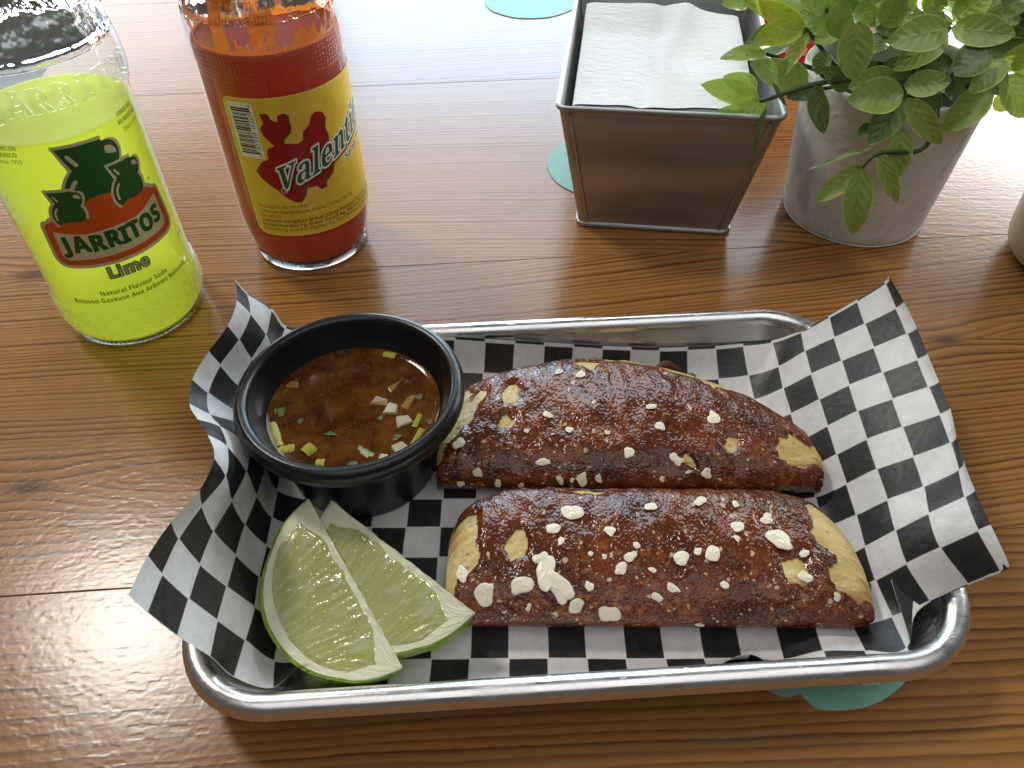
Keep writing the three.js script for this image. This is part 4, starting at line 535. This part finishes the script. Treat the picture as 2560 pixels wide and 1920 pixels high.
  const tex = canvasTex(W, H, (c) => {
    const mm = Math.PI / 180 * 32.1; c.clearRect(0, 0, W, H); c.setTransform(pm, 0, 0, -pm, -a0 * mm * pm, y1 * pm);   // x in mm from 0 degrees
    const L = a0 * mm, Rr = a1 * mm; c.fillStyle = '#f3d75c'; c.beginPath(); c.moveTo(Rr, y0); c.lineTo(L + 6, y0); c.quadraticCurveTo(L, y0, L, y0 + 6); c.lineTo(L, y1 - 4); c.quadraticCurveTo(L, y1, L + 4, y1); c.lineTo(Rr, y1); c.closePath(); c.fill();
    c.save(); c.clip(); c.fillStyle = '#d8a91c'; const R = rng(4);
    c.fillStyle = '#e6c440'; c.beginPath(); c.moveTo(Rr, y0 + 0.6); c.lineTo(L + 6, y0 + 0.6); c.quadraticCurveTo(L + 0.7, y0 + 0.7, L + 0.7, y0 + 6); c.lineTo(L + 0.7, y1 - 4); c.quadraticCurveTo(L + 0.7, y1 - 0.7, L + 4, y1 - 0.7); c.lineTo(Rr, y1 - 0.7); c.closePath(); c.fill();
    for (let i = 0; i < 260; i++) { c.fillStyle = R() < 0.5 ? 'rgba(246,222,96,0.07)' : 'rgba(200,146,18,0.07)'; c.beginPath(); c.ellipse(mix(L + 5, Rr, R()), mix(y0 + 4, y1, R()), 3 + 8 * R(), 1 + 3 * R(), R() * 3, 0, 7); c.fill(); }
    // bar code
    c.save(); c.fillStyle = '#efe9dc'; c.beginPath(); c.moveTo(-15.2, 91.3); c.lineTo(-5, 91.3); c.quadraticCurveTo(-3.6, 91.3, -3.6, 89.8); c.lineTo(-3.6, 65.6); c.lineTo(-13.6, 65.6); c.quadraticCurveTo(-15.2, 65.6, -15.2, 67); c.closePath(); c.fill();
    c.fillStyle = '#16130f'; let y = 89; while (y > 68) { const w = [0.25, 0.25, 0.5, 0.75][Math.floor(R() * 4)]; const inn = y > 87.6 || y < 69.4 || (y < 79.2 && y > 77.8); c.fillRect(-14, y - w, inn ? 8.9 : 7.4, w); y -= w + [0.25, 0.25, 0.5, 0.6][Math.floor(R() * 4)]; }
    const vt = (s, x, yy, sz) => { c.save(); c.translate(x, yy); c.scale(1, -1); c.rotate(-Math.PI / 2); c.font = `${sz}px sans-serif`; c.fillStyle = '#16130f'; c.textAlign = 'left'; c.fillText(s, 0, 0); c.restore(); };
    vt('97339', -4.5, 69.8, 2.9); vt('00005', -4.5, 79.6, 2.9); vt('0', -4.2, 66.2, 2.2); vt('4', -4.2, 89.4, 2.2); c.restore();
    // red map
    const map = [[-9.6, 59], [-5.5, 64], [-2.2, 65.5], [-2.2, 68.2], [-1.2, 70.6], [1.6, 71.6], [0.6, 73.4], [-2.0, 76.8], [-2.4, 79.8], [-0.6, 82.4], [-1.2, 86.4], [1.6, 86.8], [2.0, 84.6], [4.4, 83], [5.6, 82.6], [5.8, 85.4], [8.2, 86.2], [9.8, 85.6], [10.0, 80.2], [9.4, 77.8], [6.0, 75.0], [5.4, 73.0], [7.0, 72.4], [12.0, 71.6], [14.2, 72.6], [15.2, 76.6], [18.4, 78.8], [20.0, 82.4], [22.0, 83.6], [25.0, 82.8], [26.2, 79.8], [25.0, 76.0], [26.0, 72.0], [25.0, 66.0], [26.4, 58.0], [24.6, 53.5], [20.6, 51.0], [20.2, 48.2], [17.4, 47.6], [16.0, 50.0], [11.0, 50.2], [9.8, 46.6], [7.2, 43.4], [4.0, 43.8], [1.0, 46.6], [-1.4, 49.6], [-4.8, 52.6], [-7.6, 55.4]];
    const poly = (dx, dy, col) => { c.fillStyle = col; c.beginPath(); map.forEach((p, i) => (i ? c.lineTo(p[0] + dx, p[1] + dy) : c.moveTo(p[0] + dx, p[1] + dy))); c.closePath(); c.fill(); };
    poly(0.9, -0.8, 'rgba(70,45,8,0.55)'); poly(0.5, -0.4, 'rgba(50,28,8,0.7)'); poly(0, 0, '#9c1410');
    // the word, slanting upwards
    c.save(); c.translate(-1.8, 61.8); c.transform(1, 0.36, 0, 1, 0, 0); c.scale(1, -1); c.font = 'italic bold 14px serif'; c.textAlign = 'left'; c.lineJoin = 'round';
    const word = (dx, dy) => { c.save(); c.translate(dx, dy); c.scale(0.92, 1.14); c.strokeText('Valentina', 0, 0); c.restore(); }; const wordf = (dx, dy) => { c.save(); c.translate(dx, dy); c.scale(0.92, 1.14); c.fillText('Valentina', 0, 0); c.restore(); };
    c.translate(0, 13.2); c.strokeStyle = 'rgba(35,22,10,0.75)'; c.lineWidth = 2.4; word(0.6, 0.7); c.strokeStyle = '#efe6d4'; c.lineWidth = 1.7; word(0, 0); c.fillStyle = '#12603a'; wordf(0, 0); c.restore();
    c.save(); c.translate(34, 55); c.transform(1, 0.3, 0, 1, 0, 0); c.scale(1, -1); c.font = 'bold 4.4px sans-serif'; c.strokeStyle = '#f4ecd8'; c.lineWidth = 0.9; c.strokeText('Salsa Picante', 0, 0); c.fillStyle = '#2a1a08'; c.fillText('Salsa Picante', 0, 0); c.restore();
    c.strokeStyle = '#f0e4da'; c.lineWidth = 0.3; c.beginPath(); c.arc(1.6, 49.6, 1.35, 0, 7); c.stroke();
    const tx = (s, x, yy, sz, b) => { c.save(); c.translate(x, yy); c.scale(0.86, -1); c.font = `${b ? 'bold ' : ''}${sz}px sans-serif`; c.fillStyle = '#4a3208'; c.textAlign = 'left'; c.fillText(s, 0, 0); c.restore(); };
    tx('R', 1.0, 48.9, 2, true); tx('Declaración Nutrimental:', -13.8, 39.6, 2.5); tx('Contenido Energético por envase 110 kcal (463 kJ)', -13.8, 36.9, 2.5); tx('Por 100 ml', -13.8, 34.3, 2.5); tx('Contenido Energético 30 kcal (125 kJ) Proteínas 2 g, Grasas totales 1 g', -13.8, 31.9, 2.5, true); tx('Grasas Saturadas 0 g, Grasas Trans 0 mg, Hidratos de carbono disponibles', -13.8, 29.6, 2.5, true); tx('Azúcares 0 g, Azúcares añadidos 0 g, Fibra dietética 3 g, Sodio 1 850 mg', -13.8, 27.3, 2.5);
    c.restore();
  });
  part('paper_label', sector(cx, cz, 32.16, a0, a1, y0, y1), std({ map: tex, transparent: true, roughness: 0.38 }), t);
  part('cap', turn(cx, cz, smoothProfile([[15, 172], [16, 173], [16.2, 180], [15.8, 196], [14, 199.5], [6, 201], [0, 201]], 30), 60), std({ color: rgb(0.05, 0.008, 0.006), roughness: 0.4 }), t);
  const stamp = canvasTex(700, 240, (c, w, h) => { c.clearRect(0, 0, w, h); c.fillStyle = '#3a120a'; c.font = 'bold 92px monospace'; c.save(); c.scale(0.86, 1); c.fillText('LOT-22083-07:09(R)', -20, 84, 830); c.fillText('L1/CAD:MAR-2027', 30, 200, 660); c.restore(); for (let x = 0; x < w; x += 9) c.clearRect(x, 0, 2, h); for (let y = 0; y < h; y += 9) c.clearRect(0, y, w, 2); });
  part('date_stamp', grid(30, 6, (u, v) => { const th = mix(-20, 27, u) * Math.PI / 180, y = mix(121.2, 131.6, v); let r = 33; for (let i = 0; i < outer.length - 1; i++) if (y >= outer[i][1] && y <= outer[i + 1][1] && outer[i][1] > 90) r = mix(outer[i][0], outer[i + 1][0], (y - outer[i][1]) / (outer[i + 1][1] - outer[i][1])); r += 0.3; return [cx + r * Math.sin(th), y, cz + r * Math.cos(th)]; }), std({ map: stamp, transparent: true, roughness: 0.6 }), t);
}

// ---------- galvanised box with napkins ----------
{
  const cx = 84.2, cz = -414, yaw = -0.134, H = 72, t = thing('metal_caddy', 'tapered galvanised metal box with a rolled rim holding napkins', 'napkin holder', [cx, 0, cz]);
  const zinc = std({ color: rgb(1, 1, 1), map: colorTex(512, 512, (u, v) => { const n = fbm(u * 7, v * 7, 31, 4), k = 0.24 + 0.34 * n; return [k, k * 0.99, k * 0.965]; }), metalness: 1, roughness: 0.75, roughnessMap: grayTex(512, 512, (u, v) => 0.42 + 0.35 * fbm(u * 9, v * 9, 3, 4) + 0.1 * fbm(u * 50, v * 50, 8, 2)), bumpMap: grayTex(512, 512, (u, v) => 0.5 * fbm(u * 8, v * 8, 12, 3) + 0.15 * fbm(u * 70, v * 70, 14, 2)), bumpScale: 0.0004 });
  const wl = (y) => 78 + 24.5 * y / H, dl = (y) => 126 + 24 * y / H;
  const ring = (prof, r0) => place(grid(4 * 7, prof.length - 1, (u, v) => { const [o, y] = prof[Math.round(v * (prof.length - 1))], q = rrect(wl(Math.max(0, y)) + 2 * o, dl(Math.max(0, y)) + 2 * o, r0 + Math.max(-1, o), 6)[Math.round(u * 28)]; return [q[0], y, q[1]]; }, { uv: (u, v) => [u * 3, v] }), cx, 0, cz, yaw);
  part('walls', mergeGeometries([ring([[0, 2.4], [0, 20], [0, 40], [0, 60], [0, H - 1]], 3.5), ring([[-0.7, H - 1], [-0.7, 60], [-0.7, 30], [-0.7, 2.6]], 3.5), place(new THREE.BoxGeometry(76, 0.6, 124).translate(0, 2.6, 0), cx, 0, cz, yaw)]), zinc, t);
  part('rolled_rim', ring([[-0.9, H - 1.2], [-0.9, H + 0.4], [0, H + 1.0], [1.1, H + 0.6], [1.6, H - 0.4], [1.2, H - 1.6], [0.1, H - 2.1]], 4), zinc, t);
  part('base_flange', ring([[-0.2, 3.2], [1.0, 2.6], [1.6, 1.6], [1.3, 0.4], [0.2, 0.05], [-4, 0.05]], 4), zinc, t);
  for (const sx of [-1, 1]) for (const sz of [1, -1]) { // pressed corner seams
    const pts = []; for (let k = 0; k <= 6; k++) { const y = 4 + (H - 7) * k / 6; pts.push([sx * (wl(y) / 2 - 5.2), y, sz * (dl(y) / 2 + 0.2)]); }
    part('corner_seam', place(tube(pts, 0.8, 12, 6), cx, 0, cz, yaw), zinc, t);
  }
  // napkins: folded sheets in the box
  const nb = grayTex(512, 512, (u, v) => { const e = 0.5 + 0.5 * Math.sin((u * 1.0 + v * 0.35) * 330) * Math.sin((u * 0.4 - v) * 330); return 0.35 * fbm(u * 14, v * 50, 4, 4) + 0.25 * e * sm(0.38, 0.45, u) * (1 - sm(0.6, 0.68, u)) + 0.2 * fbm(u * 80, v * 80, 9, 2); });
  const paper = phys({ color: rgb(0.74, 0.75, 0.74), roughness: 0.9, bumpMap: nb, bumpScale: 0.0009 });
  const N = 10;
  for (let i = 0; i < N; i++) {
    const topm = i === N - 1, y = 8 + 5.9 * i, ww = 70 + 16 * y / 60, o = thing('paper_napkin', topm ? 'topmost white embossed paper napkin, creased, lying open in the metal box' : 'white folded paper napkin under the topmost one in the metal box', 'napkin', [cx, y, cz], topm ? undefined : 'napkins stacked in the metal box');
    const R = rng(300 + i), dx = (R() - 0.5) * 1.5 - 1.2, dz = (R() - 0.5) * 2, ph = topm ? 6.4 : 5.4;
    const f = (x, z) => (topm ? 1.8 * (fbm(x / 18, z / 40, 5, 2) - 0.5) + 2.4 * Math.exp(-((x - 4 + 0.18 * z) ** 2) / 30) * sm(10, -30, z) - 1.2 * Math.exp(-((x + 5 + 0.1 * z) ** 2) / 14) + 5 * sm(-20, -62, z) * (1 - sm(0, 40, x)) : 0);
    const shell = grid(40, 50, (u, v) => { const x = (u - 0.5) * ww, z = mix(-56, 60, v); return [x + dx, y + ph + f(x, z) - 0.8 * Math.exp(-Math.min(u, 1 - u) * 60), z + dz]; });
    const side = (ed) => grid(40, 5, (u, v) => { const q = ed(u), b = Math.sin(v * Math.PI) * 0.6; return [q[0] * (1 + b / 45) + dx, y + mix(ph + f(q[0], q[1]) - 0.8, 0, v), q[1] * (1 + b / 60) + dz]; });
    const g = mergeGeometries([shell, side((u) => [-ww / 2, mix(-56, 60, u)]), side((u) => [ww / 2, mix(-56, 60, u)]), side((u) => [(u - 0.5) * ww, 60]), side((u) => [(u - 0.5) * ww, -56])]);
    part('sheet', place(g, cx, 0, cz, yaw), paper, o);
  }
}

// ---------- potted plant ----------
{
  const cx = 187, cz = -368.4, t = thing('potted_plant', 'artificial leafy green plant in a round white concrete pot', 'potted plant', [cx, 0, cz]);
  const conc = phys({ map: colorTex(1024, 512, (u, v) => { const n = fbm(u * 14, v * 5, 3, 4), m = fbm(u * 60, v * 30, 8, 3); let c = mix3([0.68, 0.67, 0.655], [0.82, 0.815, 0.80], n); c = mix3(c, [0.36, 0.34, 0.31], sm(0.6, 0.8, fbm(u * 22, v * 3, 19, 3)) * 0.5); return mix3(c, [0.22, 0.20, 0.18], sm(0.86, 0.96, vn(u * 120, v * 60, 5)) * 0.5 * m); }), roughness: 0.85, bumpMap: grayTex(512, 256, (u, v) => fbm(u * 60, v * 30, 9, 4)), bumpScale: 0.0003 });
  part('pot', turn(cx, cz, smoothProfile([[0, 0.4], [33, 0.3], [35.2, 0.8], [36.3, 3], [37.2, 12], [39, 30], [41.2, 55], [43, 74], [43.2, 77], [42.4, 78], [40, 77.6], [39.2, 75], [38.6, 64], [38, 62], [0, 62]], 90), 120), conc, t);
  part('soil', turn(cx, cz, [[0, 66], [20, 66], [38.6, 64.5]], 40), std({ color: rgb(0.012, 0.014, 0.01), roughness: 0.95 }), t);
  const leafTex = (base, hi, seed) => colorTex(256, 512, (u, v) => {
    const x = Math.abs(u - 0.5) * 2, mid = 1 - sm(0.0, 0.05, x), vein = 1 - sm(0.03, 0.16, Math.abs(((v * 6.2 - x * 1.5 + 50) % 1) - 0.5) ), n = fbm(u * 6, v * 8, seed, 3), edge = sm(0.86, 0.98, x);
    let c = mix3(base, hi, clamp(0.55 * n + 0.2 * vein * (1 - edge) + 0.4 * mid)); c = mix3(c, hi.map((a) => Math.min(0.8, a * 1.7)), edge * 0.7); return mix3(c, [0.20, 0.11, 0.02], sm(0.74, 0.86, fbm(u * 8, v * 10, seed + 6, 2)) * 0.6);
  });
  const lb = grayTex(256, 512, (u, v) => { const x = Math.abs(u - 0.5) * 2; return 0.5 + 0.35 * (1 - sm(0, 0.1, x)) * -1 + 0.3 * Math.sin((v * 6.2 - x * 1.5) * 6.28) * (1 - x) + 0.1 * fbm(u * 30, v * 60, 5, 2); });
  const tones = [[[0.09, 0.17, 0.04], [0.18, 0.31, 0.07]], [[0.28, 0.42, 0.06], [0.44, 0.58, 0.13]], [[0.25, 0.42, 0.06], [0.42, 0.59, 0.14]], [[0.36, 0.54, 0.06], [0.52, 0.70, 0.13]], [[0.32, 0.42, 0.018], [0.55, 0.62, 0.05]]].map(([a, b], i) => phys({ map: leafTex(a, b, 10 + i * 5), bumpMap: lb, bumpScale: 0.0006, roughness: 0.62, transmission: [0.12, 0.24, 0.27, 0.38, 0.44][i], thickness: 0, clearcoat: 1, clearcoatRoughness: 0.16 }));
  const stemM = std({ color: rgb(0.03, 0.075, 0.018), roughness: 0.5 });
  function leaf(b, e, w, tone, seed, parent = t) {
    const B = new V3(...b), E = new V3(...e), d = E.clone().sub(B), L = Math.max(6, d.length()); d.normalize();
    const toCam = new V3(0, 244, 0).sub(B).normalize(), out = B.clone().sub(new V3(cx, 78, cz)).normalize(), R = rng(seed), n = toCam.clone().multiplyScalar(0.75).addScaledVector(out, 0.35).addScaledVector(new V3(0, 1, 0), 0.25).addScaledVector(new V3(R() - 0.5, R() - 0.5, R() - 0.5), 0.5);
    const s = new V3().crossVectors(d, n).normalize(), up = new V3().crossVectors(s, d).normalize(), curl = 0.10 + 0.16 * R(), cup = 0.16 + 0.2 * R();
    const g = grid(12, 8, (u, v) => {
      const prof = Math.pow(Math.sin(Math.PI * Math.pow(u, 0.86)), 0.64) * (1 - 0.1 * u), x = (v - 0.5) * w * Math.max(0.03, prof), a = 2 * (v - 0.5);
      const p = B.clone().addScaledVector(d, u * L).addScaledVector(s, x).addScaledVector(up, curl * L * (Math.sin(Math.PI * u) * 0.5) - cup * w * 0.5 * (1 - a * a) * prof + 0.25 * Math.sin(u * 14 + seed) * a); return [p.x, p.y, p.z];
    }, { uv: (u, v) => [v, u] });
    part('leaf', g, tones[tone], parent);
  }
  // [base xyz, tip xyz, width, tone]
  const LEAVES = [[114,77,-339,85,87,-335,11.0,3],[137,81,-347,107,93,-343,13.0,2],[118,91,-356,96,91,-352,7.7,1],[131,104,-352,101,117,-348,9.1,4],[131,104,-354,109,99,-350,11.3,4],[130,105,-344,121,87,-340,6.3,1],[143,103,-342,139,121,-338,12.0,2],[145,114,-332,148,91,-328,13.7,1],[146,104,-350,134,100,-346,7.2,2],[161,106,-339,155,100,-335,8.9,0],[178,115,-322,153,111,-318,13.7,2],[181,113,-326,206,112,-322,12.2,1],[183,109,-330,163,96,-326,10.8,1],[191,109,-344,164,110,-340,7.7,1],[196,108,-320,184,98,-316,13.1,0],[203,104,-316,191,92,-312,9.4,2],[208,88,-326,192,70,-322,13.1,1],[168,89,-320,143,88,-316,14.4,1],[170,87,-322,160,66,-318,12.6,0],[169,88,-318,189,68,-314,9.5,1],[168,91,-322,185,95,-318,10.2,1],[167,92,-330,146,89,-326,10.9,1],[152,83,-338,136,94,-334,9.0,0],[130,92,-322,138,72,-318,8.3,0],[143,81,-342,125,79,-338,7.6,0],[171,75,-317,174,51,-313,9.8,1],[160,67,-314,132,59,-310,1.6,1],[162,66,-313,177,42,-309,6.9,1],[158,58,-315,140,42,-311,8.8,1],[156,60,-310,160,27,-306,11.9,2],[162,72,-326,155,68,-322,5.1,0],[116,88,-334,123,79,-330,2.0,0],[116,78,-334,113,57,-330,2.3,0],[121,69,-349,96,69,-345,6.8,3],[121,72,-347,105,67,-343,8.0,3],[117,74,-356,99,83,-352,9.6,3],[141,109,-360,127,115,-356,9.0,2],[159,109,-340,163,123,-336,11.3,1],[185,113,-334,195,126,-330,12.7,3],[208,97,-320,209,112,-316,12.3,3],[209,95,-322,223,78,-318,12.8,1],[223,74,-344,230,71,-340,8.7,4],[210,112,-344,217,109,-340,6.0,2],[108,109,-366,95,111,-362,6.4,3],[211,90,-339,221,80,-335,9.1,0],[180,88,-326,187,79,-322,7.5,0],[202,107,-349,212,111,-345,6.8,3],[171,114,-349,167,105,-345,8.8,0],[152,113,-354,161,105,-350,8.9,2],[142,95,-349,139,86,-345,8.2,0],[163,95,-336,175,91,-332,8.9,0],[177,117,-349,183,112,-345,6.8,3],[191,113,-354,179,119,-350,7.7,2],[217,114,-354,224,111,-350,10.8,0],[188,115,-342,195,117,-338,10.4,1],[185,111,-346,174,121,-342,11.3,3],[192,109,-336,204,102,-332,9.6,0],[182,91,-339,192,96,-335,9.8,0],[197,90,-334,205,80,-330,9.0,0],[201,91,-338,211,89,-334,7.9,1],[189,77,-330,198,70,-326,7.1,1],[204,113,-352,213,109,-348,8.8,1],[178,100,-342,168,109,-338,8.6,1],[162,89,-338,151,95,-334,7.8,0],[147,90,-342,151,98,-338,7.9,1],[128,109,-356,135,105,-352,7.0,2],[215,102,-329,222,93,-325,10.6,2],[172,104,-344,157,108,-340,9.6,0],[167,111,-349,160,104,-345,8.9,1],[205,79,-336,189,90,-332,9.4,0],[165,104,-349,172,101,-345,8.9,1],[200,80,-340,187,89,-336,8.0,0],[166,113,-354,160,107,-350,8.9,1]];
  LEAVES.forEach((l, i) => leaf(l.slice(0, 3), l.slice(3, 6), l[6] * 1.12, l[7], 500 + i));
  const R = rng(91);
  for (let i = 0; i < 210; i++) {                       // the rest of the crown, behind and above
    const a = R() * Math.PI * 2, el = 0.05 + R() * 1.35, rr = 0.55 + 0.45 * R();
    const dir = new V3(Math.cos(a) * Math.cos(el) * 1.25, Math.sin(el), Math.sin(a) * Math.cos(el) * 0.95), C = new V3(cx + 4, 80, cz - 8), b = C.clone().addScaledVector(dir, 46 * rr);
    if (b.z > -385 && b.y < 116 && !(b.x > 208 && b.y > 88 && b.z < -345)) continue;
    const e = b.clone().addScaledVector(dir.clone().add(new V3(R() - 0.5, R() - 0.7, R() - 0.5)).normalize(), 24 + 9 * R());
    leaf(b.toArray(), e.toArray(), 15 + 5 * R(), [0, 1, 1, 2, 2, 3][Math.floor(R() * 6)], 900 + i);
  }
  const stem = (pts, r = 1.3) => part('stem', tube(pts, r, 20, 7, (q) => 1.15 - 0.5 * q), stemM, t);
  for (const k of [2, 4, 10, 14, 17, 24, 36, 39]) { const b = LEAVES[k]; stem([[cx + (b[0] - cx) * 0.15, 66, cz + 6], [cx + (b[0] - cx) * 0.5, Math.max(78, 0.75 * b[1]), cz + (b[2] - cz) * 0.55], [b[0], b[1], b[2]]]); }
  stem([[180, 70, -345], [165, 88, -332], [140, 88, -334], [LEAVES[0][0], LEAVES[0][1], LEAVES[0][2]]], 1.5);
  stem([[185, 72, -335], [186, 80, -322], [183, 66, -315], [LEAVES[26][0] + 1, LEAVES[26][1] - 2, -312], [LEAVES[29][0], LEAVES[29][1], LEAVES[29][2]]], 1.2);
}

// ---------- cream cup at the right edge, red can behind the plant ----------
{
  const cx = 286, cz = -318, t = thing('ceramic_cup', 'smooth cream ceramic cup cut off at the edge beside the potted plant', 'cup', [cx, 0, cz]);
  const m = phys({ color: rgb(0.62, 0.56, 0.40), roughness: 0.4, bumpMap: grayTex(256, 256, (u, v) => fbm(u * 30, v * 30, 3, 3)), bumpScale: 0.0003 });
  part('body', turn(cx, cz, smoothProfile([[0, 0.5], [24, 0.4], [28, 0.4], [32.5, 2.2], [35.6, 6.4], [36.8, 12], [37.2, 22], [37.4, 40], [37.4, 60], [37, 74], [36.2, 76.4], [34.6, 76.6], [33.8, 74], [33.6, 40], [32.4, 10], [26, 5], [0, 5]], 100), 90), m, t);
  const rx = 204, rz = -575, c = thing('red_squeeze_bottle', 'translucent red squeeze bottle behind the potted plant, mostly hidden by leaves', 'squeeze bottle', [rx, 0, rz]);
  const map = canvasTex(512, 512, (g, w, h) => { g.fillStyle = '#e0202a'; g.fillRect(0, 0, w, h); g.fillStyle = '#f2efe9'; for (let k = 0; k < 22; k++) g.fillRect((k * 24) % w, h - 64 - (k % 3) * 4, 8, 26 + (k % 4) * 4); });
  part('bottle_body', turn(rx, rz, smoothProfile([[0, 3], [22, 2.6], [24.5, 0.3], [26, 0.8], [30, 6], [32.6, 12], [33, 18], [33, 60], [33, 100], [32.6, 106], [28, 114], [26.6, 117], [27, 118.6], [25.4, 118]], 80), 80), phys({ map, roughness: 0.9, transmission: 0.55, thickness: 0 }), c);
  part('cap', turn(rx, rz, smoothProfile([[24, 118.2], [24.5, 128], [12, 133], [5, 150], [2.5, 160], [0, 160]], 24), 40), std({ color: rgb(0.7, 0.03, 0.03), roughness: 0.4 }), c);
}
renderer.render(scene, camera);
